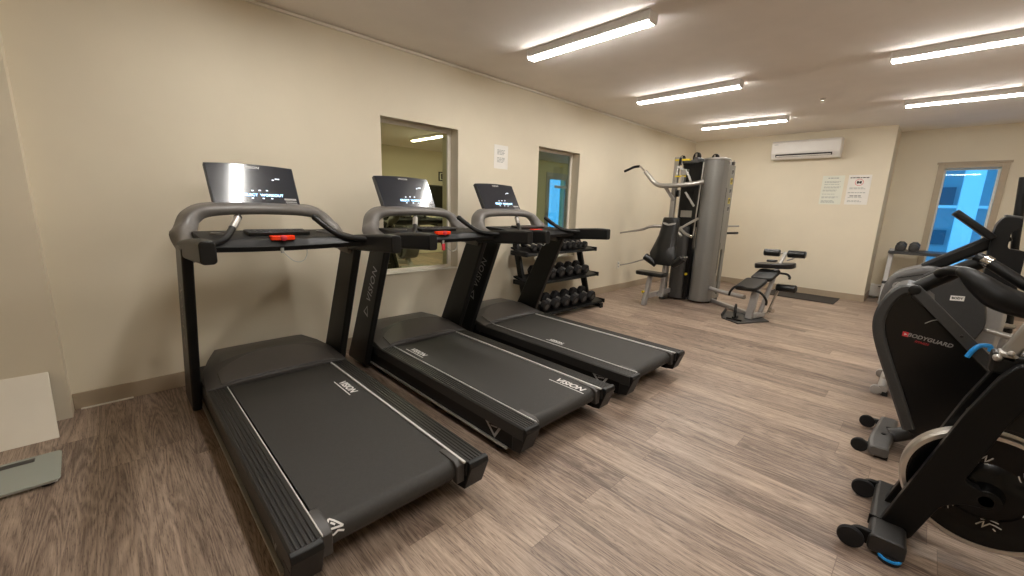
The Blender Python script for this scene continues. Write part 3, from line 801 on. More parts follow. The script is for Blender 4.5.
for c, ax, r in (((-2.70, 6.0, 2.05), (1, .2, 0), .055), ((-2.60, 6.30, 2.13), (.45, 1, 0), .070), ((-2.42, 6.52, 2.125), (.45, 1, 0), .065), ((-2.75, 6.16, 2.10), (.45, 1, 0), .05), ((-2.70, 6.02, 1.60), (1, .1, 0), .05)):
    b = GB(); b.lathe(c, ax, [(r*.5, -.014), (r, -.012), (r, -.008), (r*.82, 0), (r, .008), (r, .012), (r*.5, .014)], 24); p = g('pulley', b, 'black', 0)
    a = V(ax).normalized()*.017; b = GB(); b.box(V(c)+a, (.006, .03, r*1.5), (0, 0, math.atan2(ax[1], ax[0]))); b.box(V(c)-a, (.006, .03, r*1.5), (0, 0, math.atan2(ax[1], ax[0])))
    g('pulley_bracket', b, 'steel', .001, p)
b = GB(); b.bx(-2.78, -2.56, 5.985, 6.0, 2.055, 2.08); b.bx(-2.76, -2.60, 5.985, 6.0, 1.83, 1.85); g('adjuster_tab', b, 'yellow', .002)
b = GB(); b.tube([(-2.66, 6.0, 2.0), (-2.66, 6.0, 1.2)], .004, 8, 1); b.tube([(-2.42, 6.12, 2.04), (-2.45, 6.12, 1.0)], .01, 8, 1); g('cable', b, 'steel', 0)
b = GB(); b.sweep([(-2.72, 5.97, 1.97), (-2.60, 6.0, 1.9), (-2.53, 6.02, 1.76)], .022, .030, sub=4); b.sweep([(-2.60, 6.03, 1.62), (-2.48, 6.1, 1.42)], .022, .03, sub=1)
b.bx(-2.68, -2.6, 5.98, 6.08, 1.86, 1.94); b.bx(-2.66, -2.62, 5.97, 6.05, 1.72, 1.84)
g('swivel_bracket', b, 'steel', .004)
# overhead arm
b = GB(); b.tube([(-2.36, 6.02, 1.765), (-2.44, 5.97, 1.735), (-2.62, 5.93, 1.715), (-2.80, 5.91, 1.705), (-2.93, 5.90, 1.71), (-3.02, 5.89, 1.755), (-3.12, 5.87, 1.86), (-3.17, 5.86, 1.915)], [.034, .034, .034, .034, .034, .033, .031, .028], 14, 5)
pa = g('press_arm', b, 'steel', 0)
g('arm_extension', GB().tube([(-3.16, 5.862, 1.905), (-3.21, 5.855, 1.95), (-3.245, 5.85, 1.985), (-3.27, 5.848, 1.992)], .014, 10, 4), 'chrome', 0, pa)
g('hand_grip', GB().tube([(-3.26, 5.848, 1.992), (-3.34, 5.84, 1.985), (-3.42, 5.835, 1.955), (-3.50, 5.83, 1.925)], .019, 12, 4), 'rubber', 0, pa)
g('arm_brace', GB().sweep([(-2.86, 5.93, 1.69), (-2.765, 6.05, 1.50)], .02, .05, up=(1, 0, 0), sub=1), 'lgrey', .003, pa)
# seat
b = GB(); b.prism(rounded([(-2.925, 5.36), (-2.925, 5.55), (-2.50, 5.56), (-2.50, 5.35)], .07, 5), 'z', .435, .49); g('seat', b, 'vinyl', .015, seg=3)
b = GB(); b.sweep([(-2.755, 5.40, 0), (-2.72, 5.47, .436)], .055, .075, up=(0, 1, 0), sub=1, ch=.15); sp = g('seat_post', b, 'lgrey', .003)
g('selector_pin', GB().cyl((-2.765, 5.395, .20), (-2.765, 5.355, .20), .014, .018, 12), 'yellow', .002, sp)
b = GB(); b.bx(-2.76, -2.71, 5.47, 6.2, .10, .17); g('seat_beam', b, 'lgrey', .004)
b = GB(); b.sweep([(-2.66, 5.72, .14), (-2.62, 5.68, .62)], .055, .05, up=(0, 1, 0), sub=1); b.bx(-2.73, -2.63, 5.69, 5.75, .10, .15); g('back_post', b, 'lgrey', .003)
cols = [(1.255, -2.625, .118, 5.72), (1.15, -2.625, .130, 5.71), (1.0, -2.64, .135, 5.69), (.85, -2.66, .165, 5.665), (.74, -2.665, .20, 5.645), (.66, -2.65, .195, 5.635), (.58, -2.63, .15, 5.63)]
rings = []
for z, c, hw, y in cols: rings.append([(c-hw, y, z), (c-hw*.7, y-.035, z), (c, y-.045, z), (c+hw*.7, y-.035, z), (c+hw, y, z), (c+hw, y+.03, z), (c-hw, y+.03, z)])
bp = g('backrest', GB().loft(rings), 'vinyl', .015, seg=3, ang=40)
b = GB(); y = 5.662
for s in (-1, 1):
    b.plate([(-2.625, y, 1.165), (-2.625+s*.05, y+.006, 1.18), (-2.625+s*.10, y+.014, 1.185), (-2.625+s*.09, y+.014, 1.165), (-2.625+s*.05, y+.006, 1.15), (-2.625, y, 1.142)], (0, -.004, 0))
g('emblem', b, 'lgrey', 0, bp)
for p0, p1 in (((-2.915, 5.61, .685), (-2.74, 5.65, .575)), ((-2.335, 5.61, .715), (-2.50, 5.65, .59))):
    b = GB(); b.tube([p0, p1], .052, 16, 1); g('bolster', b, 'vinyl', .012)
g('roller_shaft', GB().cyl((-2.33, 5.61, .72), (-2.29, 5.60, .735), .012, None, 10), 'steel', 0)
# fly arms
b = GB(); b.tube([(-2.70, 5.98, 1.105), (-2.85, 5.92, 1.118), (-3.0, 5.87, 1.105), (-3.10, 5.85, 1.06), (-3.20, 5.84, 1.035), (-3.33, 5.82, 1.01), (-3.47, 5.80, .978)], [.024, .024, .022, .020, .017, .014, .012], 12, 4); g('fly_arm', b, 'steel', 0)
b = GB(); b.tube([(-2.72, 6.0, 1.11), (-2.58, 5.93, 1.095), (-2.45, 5.86, 1.03), (-2.36, 5.82, 1.005)], .02, 12, 4); b.sweep([(-2.60, 5.93, 1.08), (-2.47, 6.02, 1.19), (-2.41, 6.12, 1.25)], .03, .03, sub=3); b.tube([(-2.60, 5.93, 1.06), (-2.53, 5.9, .99)], .02, 10, 1)
fa = g('fly_arm', b, 'steel', 0)
g('arm_tip', GB().lathe((-2.36, 5.82, 1.005), (1, -.4, -.15), [(.012, -.02), (.022, -.012), (.026, 0), (.022, .012), (.01, .02)], 14), 'chrome', 0, fa)
b = GB(); b.tube([(-2.78, 5.95, .57), (-2.92, 5.87, .615), (-3.0, 5.86, .61), (-3.1, 5.85, .58), (-3.25, 5.83, .52), (-3.42, 5.80, .47)], .011, 10, 4); g('low_bar', b, 'steel', 0)
# slotted side panel
b = GB(); x0, x1 = -2.225, -2.195
b.bx(x0, x1, 6.45, 6.53, .04, 2.03); b.bx(x0, x1, 6.64, 6.74, .04, 2.03); b.bx(x0, x1, 6.53, 6.64, .80, 2.03); b.bx(x0, x1, 6.53, 6.64, .04, .10); b.bx(x0, x1, 6.53, 6.58, .10, .30)
sp = g('slotted_panel', b, 'panel', .003)
b = GB(); b.bx(x1, x1+.002, 6.47, 6.485, .45, 1.7); b.bx(x1, x1+.002, 6.51, 6.522, .5, .9); g('panel_slot', b, 'deep', 0, sp)
for k, z in enumerate((1.93, 1.80, 1.66, 1.52, 1.40)):
    b = GB(); b.bx(x1, x1+.0015, 6.60, 6.68, z-.042, z+.042); st = g('instruction_sticker', b, 'yellow' if k % 2 else 'greyprint', 0, sp)
    b = GB(); b.bx(x1+.0015, x1+.0025, 6.61, 6.63, z-.03, z+.025); b.bx(x1+.0015, x1+.0025, 6.64, 6.67, z-.005, z+.03); b.bx(x1+.0015, x1+.0025, 6.645, 6.655, z-.03, z-.005)
    obj('pictogram', b, 'darkink', st)
for y in (6.46, 6.56, 6.68): g('panel_peg', GB().cyl((-2.21, y, 2.03), (-2.21, y, 2.10), .012, .008, 10), 'steel', 0, sp)
for z, m in ((1.145, 'steel'), (1.04, 'black')):
    g('dip_handle', GB().tube([(-2.22, 6.74, z), (-2.17, 6.84, z), (-2.11, 6.95, z+.003)], .014 if m == 'steel' else .018, 10, 3), m, 0)
# links to the leg bench
b = GB(); b.tube([(-2.26, 6.42, .23), (-2.18, 6.30, .235), (-1.95, 6.08, .25), (-1.60, 5.90, .26)], .03, 12, 4); g('bench_link', b, 'lgrey', 0)
b = GB(); b.sweep([(-2.25, 6.5, .03), (-1.50, 5.98, .03)], .06, .05, sub=1); g('bench_beam', b, 'lgrey', .004)
b = GB(); b.plate([(-1.74, 5.56, .0), (-1.50, 5.42, .0), (-1.27, 5.87, .0), (-1.46, 6.12, .0), (-1.82, 6.0, .0)], (0, 0, .012)); b.plate([(-1.83, 6.0, .01), (-1.74, 5.56, .01), (-1.75, 5.55, .06), (-1.84, 6.0, .06)], (.008, 0, 0))
g('foot_plate', b, 'gcover', .003)
b = GB(); b.sweep([(-1.49, 5.80, .012), (-1.46, 5.84, .40)], .085, .07, up=(0, 1, 0), sub=1, ch=.15); b.sweep([(-1.42, 5.98, .03), (-1.34, 6.16, .66)], .05, .05, up=(0, 1, 0), sub=1); b.sweep([(-1.47, 5.8, .05), (-1.40, 6.05, .05)], .07, .06, sub=1)
b.sweep([(-1.47, 5.85, .38), (-1.37, 6.15, .60)], .06, .05, sub=1)
g('bench_post', b, 'lgrey', .004)
b = GB(); b.tube([(-1.36, 6.14, .05), (-1.29, 6.18, .40)], .016, 10, 1); b.cyl((-1.33, 6.12, .10), (-1.30, 6.10, .1), .03, .03, 12); g('lever_rod', b, 'chrome', 0)
def pad(name, c, ex, ey, size, m, r=.04, h=.05):
    c, ex, ey = V(c), V(ex).normalized(), V(ey).normalized(); ez = ex.cross(ey)
    a, d = size[0]/2, size[1]/2
    P = rounded([(-a, -d), (a, -d), (a, d), (-a, d)], r, 4)
    return g(name, GB().loft([[c+ex*p[0]+ey*p[1]+ez*z for p in P] for z in (-h/2, h/2)]), m, .012, seg=3)
pad('bench_seat', (-1.52, 5.80, .455), (1, -.22, .06), (.2, .92, .34), (.27, .30), 'vinyl')
pad('bench_backrest', (-1.435, 6.06, .565), (1, -.22, .06), (.2, .92, .42), (.26, .26), 'vinyl')
pad('arm_pad', (-1.385, 6.22, .685), (1, -.10, .10), (.1, 1, .06), (.46, .20), 'vinyl', .08, .065)
pad('chin_pad', (-1.42, 6.20, .745), (1, -.1, .05), (.1, 1, 0), (.12, .10), 'vinyl', .04, .03)
b = GB(); b.sweep([(-1.35, 6.22, .64), (-1.30, 6.30, .86)], .04, .04, up=(0, 1, 0), sub=1); b.tube([(-1.54, 6.31, .842), (-1.09, 6.29, .850)], .012, 10, 1); b.tube([(-1.27, 6.28, .76), (-1.20, 6.28, .80), (-1.20, 6.29, .86)], .012, 10, 3)
g('roller_frame', b, 'steel', .002)
for x0, x1, y, z in ((-1.55, -1.365, 6.305, .842), (-1.275, -1.08, 6.295, .847)):
    g('foam_roller', GB().tube([(x0, y, z), (x1, y-.01, z+.004)], .047, 18, 1), 'vinyl', .010, seg=3)
g('foam_roller', GB().tube([(-1.32, 6.20, .405), (-1.10, 6.17, .415)], .05, 18, 1), 'vinyl', .010, seg=3)
b = GB(); b.tube([(-1.60, 5.68, .43), (-1.66, 5.66, .42), (-1.70, 5.64, .36), (-1.71, 5.63, .30)], .014, 10, 4); b.tube([(-1.60, 5.68, .43), (-1.45, 5.66, .41), (-1.36, 5.68, .38), (-1.30, 5.70, .30), (-1.295, 5.7, .24)], .014, 10, 4); g('side_handle', b, 'black', 0)
b = GB(); b.tube([(-1.31, 6.15, .60), (-1.22, 6.13, .60), (-1.18, 6.12, .57), (-1.18, 6.12, .54)], .014, 10, 4); g('side_handle', b, 'black', 0)
b = GB(); b.ring((-1.60, 5.60, .12), (.8, .3, 0), [(.075, -.01), (.095, -.01), (.095, .01), (.075, .01)], 20); b.bx(-1.68, -1.50, 5.54, 5.58, .012, .03); b.bx(-1.62, -1.585, 5.56, 5.70, .012, .05); g('cable_pedal', b, 'black', .003)
# exercise mat by the far wall
MO = (-1.35, 8.32, 0)
b = B(MO); b.bx(-1.85, -.90, 7.92, 8.54, 0, .012)
tag(obj('exercise_mat', b, 'mat_', bev=.003), 'dark rectangular exercise mat lying on the floor under the notices', 'mat').location = MO

# ------------------------------------------------------------------ alcove: heater and light dumbbell rack
HO = (-.46, YR-.014, 0)
ht = thing('baseboard_heater', 'white low heater at the foot of the alcove wall, left of the white-legged rack', 'heater', (-.30, YR-.014, .0))
o = (-.30, YR-.014, 0)
obj('casing', B(o).prism([(YR-.014, .03), (YR-.014, .235), (YR-.05, .24), (YR-.085, .215), (YR-.085, .03)], 'x', -.60, .8), 'enamel', ht, bev=.004)
obj('outlet_slot', B(o).bx(-.50, .7, YR-.0865, YR-.084, .195, .21), 'darkink', ht)
obj('bracket_foot', B(o).bx(-.55, -.51, YR-.075, YR-.03, 0, .032).bx(.68, .72, YR-.075, YR-.03, 0, .032), 'ink', ht)
O2 = (.15, 8.85, 0)
r2 = thing('dumbbell_stand', 'white-legged dumbbell stand with a dark shelf below the blue end window', 'rack', O2)
for x in (-.41, .71):
    b = B(O2); b.sweep([(x, 8.70, .0), (x, 8.86, .87)], .06, .05, up=(0, 1, 0), sub=1, ch=.15); b.sweep([(x, 8.62, .025), (x, 9.08, .025)], .06, .05, sub=1, ch=.15); b.sweep([(x, 9.05, .03), (x, 8.93, .84)], .05, .04, up=(0, 1, 0), sub=1, ch=.15)
    obj('side_leg', b, 'lgrey', r2, bev=.003)
for z in (.84, .36):
    b = B(O2)
    b.plate([(-.445, 8.73, z-.015), (.745, 8.73, z-.015), (.745, 9.02, z+.025), (-.445, 9.02, z+.025)], (0, 0, -.02)); b.plate([(-.445, 8.725, z-.04), (.745, 8.725, z-.04), (.745, 8.725, z+.005), (-.445, 8.725, z+.005)], (0, .006, 0))
    obj('shelf', b, 'gcover', r2, bev=.003)
def round_dumbbell(label):
    t = thing('dumbbell', label, 'dumbbell', (0, 0, 0), 'vinyl dumbbells on the white-legged stand')
    obj('handle', B().cyl((0, -.06, 0), (0, .06, 0), .015, None, 12), 'steel', t)
    for s in (-1, 1):
        b = B(); b.lathe((0, s*.05, 0), (0, s, 0), [(.045, 0), (.066, .012), (.068, .05), (.058, .072), (.03, .078)], 8, PI/8); obj('head', b, 'gcover', t, bev=.004)
    return t
rt = math.atan2(.04, .29)
d1 = round_dumbbell('grey dumbbell at the very end of the white-legged stand, closest to the wall corner')
d1.location = (-.315, 8.86, .84+.002+.073); d1.rotation_euler = (rt, 0, 0)
d2 = dup(d1, (-.165, 8.86, .84+.002+.073), 'grey dumbbell second from the wall-corner end of the white-legged stand'); d2.rotation_euler = (rt, 0, 0)

# ------------------------------------------------------------------ spinning bike (front right)
SO = (.6, 2.31, 0)
sb = thing('spinning_bike', 'black spinning bike with a chrome-rimmed flywheel, closest to the camera', 'exercise bike', SO)
def s_(name, b, m, bev=.003, parent=None, **kw): return obj(name, b, m, parent or sb, bev, **kw)
SB = lambda: B(SO)
b = SB(); b.sweep([(.075, 2.07, .055), (.065, 2.31, .055), (.062, 2.56, .055)], .115, .075, sub=3, ch=.3); fs = s_('front_stabiliser', b, 'rail', .006)
s_('cover_seam', SB().bx(.005, .13, 2.205, 2.212, .05, .096), 'deep', .002, fs)
for y in (2.085, 2.545):
    b = SB(); b.cyl((.09, y, .0), (.09, y, .028), .036, .03, 18); lf = s_('levelling_foot', b, 'rubber', .002, fs)
    obj('foot_ring', B(SO).ring((.09, y, .016), (0, 0, 1), [(.031, 0), (.038, 0), (.038, .008), (.031, .008)], 24), 'blue', lf)
for y in (2.09, 2.53):
    b = SB(); b.prism(rounded([(.05, .03), (-.03, .035), (-.045, .07), (-.02, .09), (.03, .09)], .015, 3), 'y', y-.012, y+.012); br = s_('wheel_bracket', b, 'blackm', .003, fs)
    b = SB(); b.lathe((-.035, y-.027, .045), (0, -1, 0), [(.02, -.012), (.042, -.011), (.045, -.006), (.045, .006), (.042, .011), (.015, .012)], 24); wl = obj('transport_wheel', b, 'rubber', br)
# fork plates with the flywheel between
fk = rounded([(.035, .06), (.135, .045), (.195, .245), (.25, .29), (.315, .30), (.328, .33), (.315, .36), (.235, .375), (.30, .64), (.37, .82), (.29, .87), (.25, .80), (.195, .64)], .025, 3)
for y0, y1 in ((2.205, 2.25), (2.37, 2.415)):
    s_('fork_plate', SB().prism(fk, 'y', y0, y1), 'blackm', .008, seg=3)
c = (.30, 2.31, .33)
b = SB(); b.ring(c, (0, 1, 0), [(.218, -.031), (.232, -.031), (.240, -.022), (.240, .022), (.232, .031), (.218, .031)], 72); fw = s_('flywheel', b, 'rim', 0)
s_('flywheel_disc', SB().lathe(c, (0, 1, 0), [(.03, -.052), (.07, -.046), (.10, -.032), (.115, -.02), (.17, -.02), (.19, -.0285), (.219, -.0295), (.219, .0295), (.19, .0285), (.17, .02), (.05, .02)], 72), 'gloss', 0, fw)
s_('hub', SB().lathe(c, (0, 1, 0), [(.02, -.105), (.040, -.10), (.046, -.06), (.06, -.03), (.06, .03), (.046, .06), (.040, .10), (.02, .105)], 28), 'gloss', .002, fw)
def fstroke(b, pts, ang, rad):
    ca, sa = math.cos(ang), math.sin(ang)
    P = [V((c[0]+(rad+q)*ca-p*sa, 2.2888, c[2]+(rad+q)*sa+p*ca)) for p, q in pts]
    b.tube(P, .0022, 6, 2)
for k in range(6):
    a = math.radians(-75+60*k); b = SB()
    fstroke(b, [(-.035, .012), (-.012, -.006), (-.02, .02), (.002, .0), (.03, .014)], a, .125)
    fstroke(b, [(-.02, -.012), (.0, -.016), (.025, -.006)], a, .125)
    fstroke(b, [(.008, .018), (.014, .026)], a, .125)
    s_('flywheel_mark', b, 'whiteprint', 0, fw)
s_('sweat_guard', SB().prism(rounded([(.20, .60), (.26, .70), (.36, .74), (.60, .62), (.66, .50), (.58, .40), (.55, .52), (.44, .60), (.30, .61)], .02, 3), 'y', 2.245, 2.375), 'satin', .008, seg=3)
b = SB(); b.sweep([(.30, 2.31, .82), (.62, 2.31, .62), (.98, 2.31, .34), (1.08, 2.31, .10)], .07, .09, sub=5); b.sweep([(.66, 2.31, .60), (.94, 2.31, .72)], .06, .07, sub=1); b.sweep([(.95, 2.31, .34), (.99, 2.31, .80)], .06, .06, up=(1, 0, 0), sub=1)
s_('main_frame', b, 'blackm', .004)
b = SB(); b.sweep([(1.10, 2.06, .055), (1.10, 2.56, .055)], .09, .07, sub=1, ch=.3); rs = s_('rear_stabiliser', b, 'rail', .006)
for y in (2.09, 2.53): s_('levelling_foot', SB().cyl((1.10, y, 0), (1.10, y, .025), .034, .03, 18), 'rubber', .002, rs)
b = SB(); b.bx(.225, .375, 2.27, 2.35, .80, .88); s_('head_block', b, 'satin', .012, seg=3)
hp = s_('handlebar_post', SB().sweep([(.262, 2.31, .86), (.345, 2.31, 1.12)], .04, .045, up=(1, 0, 0), sub=1, ch=.3), 'steel', .004)
s_('post_clamp', SB().box((.262, 2.30, .868), (.05, .06, .03), (0, .2, 0)).cyl((.238, 2.25, .862), (.238, 2.28, .862), .012, None, 14).cyl((.268, 2.255, .885), (.268, 2.28, .885), .009, None, 14), 'steel', .006, hp)
b = SB(); b.tube([(.36, 2.08, 1.20), (.30, 2.10, 1.17), (.40, 2.14, 1.13), (.42, 2.31, 1.125), (.40, 2.48, 1.13), (.30, 2.52, 1.17), (.36, 2.54, 1.20)], .017, 12, 5); s_('handlebar', b, 'rubber', 0)
s_('resistance_knob', SB().cyl((.50, 2.31, .72), (.53, 2.31, .80), .012, None, 10).cyl((.53, 2.31, .79), (.54, 2.31, .83), .025, .022, 16), 'black', .002)
s_('seat_post', SB().sweep([(.985, 2.31, .75), (1.01, 2.31, 1.0)], .05, .05, up=(1, 0, 0), sub=1), 'steel', .004)
b = SB(); rings = []
for t_, wd, z in ((0, .02, 1.02), (.05, .035, 1.03), (.14, .05, 1.035), (.20, .10, 1.045), (.25, .125, 1.05), (.28, .10, 1.05)):
    rings.append([(.87+t_, 2.31-wd, z-.03), (.87+t_, 2.31-wd*.8, z), (.87+t_, 2.31, z+.008), (.87+t_, 2.31+wd*.8, z), (.87+t_, 2.31+wd, z-.03), (.87+t_, 2.31, z-.035)])
s_('saddle', b.loft(rings), 'vinyl', .008)
for s in (-1, 1):
    b = SB(); b.sweep([(.70, 2.31+s*.09, .33), (.70+s*.12, 2.31+s*.10, .33-s*.11)], .02, .035, up=(0, 0, 1), sub=1); ck = s_('crank_arm', b, 'steel', .003)
    s_('pedal', SB().bx(.65+s*.12, .75+s*.12, 2.31+s*.16-.045, 2.31+s*.16+.045, .32-s*.11, .345-s*.11), 'black', .004, ck)
s_('chain_guard', SB().prism(rounded([(.60, .42), (.56, .30), (.66, .22), (.98, .24), (1.05, .31), (1.0, .38), (.75, .44)], .05, 4), 'y', 2.235, 2.27), 'gloss', .008)


# ------------------------------------------------------------------ black exercise bike with the printed housing
AO = (.45, 3.24, 0)
ab = thing('exercise_bike', 'black exercise bike with red and grey lettering on its tall housing', 'exercise bike', AO)
def a_(name, b, m, bev=.003, parent=None, **kw): return obj(name, b, m, parent or ab, bev, **kw)
AB = lambda: B(AO)
out = [(-.065, .985), (-.13, .885), (-.152, .76), (-.115, .62), (.065, .17), (.125, .13), (.72, .13), (.86, .24), (.80, .44), (.36, .545)]
hs = a_('housing', AB().prism(rounded(out, [.03, .04, .07, .06, .05, .05, .08, .08, .08, .05], 4), 'y', 3.13, 3.36), 'deep', .03, seg=4)
b = AB(); fr = [(.05, .90), (-.05, .965), (-.115, .88), (-.135, .76), (-.10, .62), (.00, .38), (.085, .175)]
b.sweep([(x, 3.245, z) for x, z in fr], .285, .055, up=lambda k: (-1, 0, .5 if k < .4 else -.3), sub=5, ch=.4); a_('front_bumper', b, 'gcover', .006, hs)
mx = axes(V((.082, 3.1285, .702))-V(AO), (1, 0, -.12), (0.1, 0, 1))
lettering('lettering', 'BODYGUARD', .029, 'greyprint', hs, mx, .0006, .2, 1.0, bold=.0006)
lettering('lettering', 'FITNESS', .016, 'redflat', hs, axes(V((.055, 3.1285, .678))-V(AO), (1, 0, -.10), (0.1, 0, 1)), .0006, .2)
b = AB(); b.plate([(-.028, 3.1295, .701), (-.002, 3.1295, .698), (-.002, 3.1295, .724), (-.028, 3.1295, .727)], (0, -.0012, 0)); em = a_('emblem', b, 'redflat', 0, hs)
b = AB(); b.plate([(-.020, 3.1282, .706), (-.008, 3.1282, .712), (-.020, 3.1282, .720)], (0, -.001, 0)); a_('emblem_arrow', b, 'whiteprint', 0, hs)
b = AB(); b.tube([(.05, 3.128, .79), (.075, 3.127, .812), (.11, 3.127, .826)], .0025, 6, 3); b.tube([(.27, 3.128, .42), (.36, 3.127, .42)], .0025, 6, 2); a_('accent_line', b, 'ink', 0, hs)
# side link bar, with its blue clip
sbar = a_('side_bar', AB().sweep([(-.02, 3.112, .97), (.01, 3.105, .945), (.345, 3.09, .605), (.41, 3.09, .54)], .030, .052, up=(.7, 0, .7), sub=3, ch=.25), 'gcover', .005)
a_('bar_cap', AB().lathe((-.018, 3.10, .968), (0, -1, 0), [(.027, -.02), (.027, .008), (.02, .012)], 24), 'satin', .002, sbar)
a_('rivet', AB().lathe((.19, 3.0795, .762), (0, -1, 0), [(.007, 0), (.007, .004)], 12), 'deep', 0, sbar)
a_('blue_clip', AB().tube([(.225, 3.065, .665), (.238, 3.06, .705), (.258, 3.058, .735), (.29, 3.06, .74), (.295, 3.065, .715)], .011, 10, 4), 'blue', 0, sbar)
b = AB(); b.lathe((.40, 3.09, .52), (0, -1, 0), [(.055, -.02), (.06, 0), (.05, .03), (.02, .034)], 24); ck = a_('crank_disc', b, 'gcover', 0)
# neck and grips
a_('neck', AB().tube([(-.11, 3.24, .855), (-.04, 3.24, .935), (.035, 3.24, 1.005), (.10, 3.235, 1.06), (.15, 3.23, 1.102), (.205, 3.22, 1.14)], [.040, .040, .037, .036, .035, .032], 16, 5, 1.0), 'satin', 0)
b = AB(); b.tube([(.115, 3.12, 1.095), (.15, 3.09, 1.085), (.20, 3.07, 1.045), (.27, 3.06, .99), (.335, 3.06, .965), (.43, 3.06, .945), (.52, 3.06, .94)], [.018, .034, .050, .062, .060, .05, .03], 16, 5); hg = a_('hand_grip', b, 'black', 0)
a_('grip_bracket', AB().tube([(.06, 3.20, 1.06), (.09, 3.15, 1.085), (.14, 3.10, 1.09), (.19, 3.07, 1.06)], .026, 12, 4), 'satin', 0)
b = AB(); b.tube([(.18, 3.22, 1.165), (.22, 3.20, 1.143), (.29, 3.18, 1.095), (.37, 3.16, 1.04), (.50, 3.14, .98)], .026, 14, 5); h2 = a_('hand_grip', b, 'black', 0)
a_('grip_collar', AB().tube([(.206, 3.207, 1.151), (.218, 3.201, 1.144), (.230, 3.197, 1.137)], .030, 16, 2), 'chrome', 0, h2)
# front stabiliser
b = AB(); b.tube([(.13, 3.24, .16), (.08, 3.24, .10), (.02, 3.22, .065)], .04, 14, 4); a_('stabiliser_neck', b, 'gcover', 0)
b = AB(); b.sweep([(-.012, 2.97, .048), (-.02, 3.05, .052), (-.01, 3.22, .055), (.0, 3.48, .048)], [.085, .095, .10, .085], [.06, .075, .08, .06], sub=4, ch=.35); fs = a_('front_stabiliser', b, 'gbody', .008)
a_('bolt', AB().cyl((-.01, 3.14, .09), (-.01, 3.14, .097), .011, None, 12).cyl((.005, 3.26, .09), (.005, 3.26, .097), .011, None, 12), 'deep', 0, fs)
a_('base_pad', AB().bx(-.03, .03, 2.99, 3.05, 0, .02).bx(-.03, .03, 3.41, 3.47, 0, .02), 'rubber', .003, fs)
for y in (3.03, 3.43):
    b = AB(); b.sweep([(-.02, y, .05), (-.10, y, .048)], .022, .03, sub=1); br = a_('wheel_bracket', b, 'gcover', .003, fs)
    b = AB(); b.lathe((-.10, y-.022, .04), (0, -1, 0), [(.018, -.012), (.038, -.011), (.04, -.005), (.04, .006), (.036, .011), (.014, .012)], 24); obj('transport_wheel', b, 'rubber', br)
b = AB(); b.sweep([(.70, 3.24, .16), (.95, 3.24, .10), (1.10, 3.24, .06)], .08, .07, sub=3); a_('rear_frame', b, 'blackm', .004)
b = AB(); b.sweep([(1.10, 2.99, .045), (1.10, 3.49, .045)], .09, .07, sub=1, ch=.3); rs = a_('rear_stabiliser', b, 'gbody', .006)
a_('base_pad', AB().bx(1.07, 1.13, 3.0, 3.06, 0, .02).bx(1.07, 1.13, 3.42, 3.48, 0, .02), 'rubber', .003, rs)
a_('seat_post', AB().sweep([(.84, 3.24, .30), (.98, 3.24, .92)], .06, .06, up=(1, 0, 0), sub=1), 'steel', .004)
b = AB(); rings = []
for t_, wd, z in ((0, .03, .93), (.06, .05, .945), (.15, .075, .95), (.21, .13, .96), (.28, .15, .97), (.32, .12, .975)):
    rings.append([(.84+t_, 3.24-wd, z-.04), (.84+t_, 3.24-wd*.8, z), (.84+t_, 3.24, z+.01), (.84+t_, 3.24+wd*.8, z), (.84+t_, 3.24+wd, z-.04), (.84+t_, 3.24, z-.045)])
a_('saddle', b.loft(rings), 'vinyl', .01)
for s in (-1, 1):
    b = AB(); b.sweep([(.50, 3.245+s*.125, .34), (.50+s*.11, 3.245+s*.135, .34-s*.12)], .02, .035, sub=1); ck = a_('crank_arm', b, 'steel', .003)
    a_('pedal', AB().bx(.45+s*.11, .55+s*.11, 3.245+s*.20-.045, 3.245+s*.20+.045, .33-s*.12, .355-s*.12), 'black', .004, ck)

# ------------------------------------------------------------------ grey elliptical behind it
EO = (.5, 4.38, 0)
el = thing('elliptical_trainer', 'grey elliptical trainer with a round-nosed housing behind the black exercise bike', 'elliptical', EO)
def e_(name, b, m, bev=.003, parent=None, **kw): return obj(name, b, m, parent or el, bev, **kw)
EB = lambda: B(EO)
out = [(-.212, .78), (-.175, .93), (.03, 1.03), (.20, .955), (.33, .83), (.365, .64), (.28, .38), (.12, .20), (-.06, .22), (-.19, .45)]
hs = e_('housing', EB().prism(rounded(out, [.08, .10, .12, .08, .08, .08, .08, .1, .1, .12], 5), 'y', 4.22, 4.54), 'gbody', .03, seg=4)
cov = e_('side_cover', EB().prism(rounded([(-.05, .90), (.06, 1.0), (.20, .945), (.325, .82), (.358, .64), (.275, .385), (.12, .22), (-.0, .30)], .05, 4), 'y', 4.205, 4.225), 'gcover', .008, hs)
e_('port_ring', EB().ring((-.117, 4.218, .845), (0, -1, 0), [(.022, 0), (.034, 0), (.034, .006), (.022, .006)], 24), 'lgrey', 0, hs)
e_('port_hole', EB().lathe((-.117, 4.219, .845), (0, -1, 0), [(.023, 0), (.023, .002)], 20), 'deep', 0, hs)
e_('accent_line', EB().plate([(-.14, 4.219, .905), (.0, 4.219, .955), (.0, 4.219, .948), (-.14, 4.219, .90)], (0, -.002, 0)), 'deep', 0, hs)
st = e_('white_sticker', EB().plate([(.160, 4.204, .79), (.228, 4.204, .795), (.228, 4.204, .83), (.160, 4.204, .825)], (0, -.001, 0)), 'whiteprint', 0, hs)
lettering('sticker_print', 'BODY', .02, 'darkink', hs, axes(V((.194, 4.2028, .81))-V(EO), (1, 0, .07), (-.07, 0, 1)), .0003, bold=.001)
e_('mast', EB().sweep([(.0, 4.38, .98), (.10, 4.38, 1.06), (.30, 4.38, 1.215), (.36, 4.38, 1.26)], .10, .085, sub=3, ch=.35), 'black', .006)
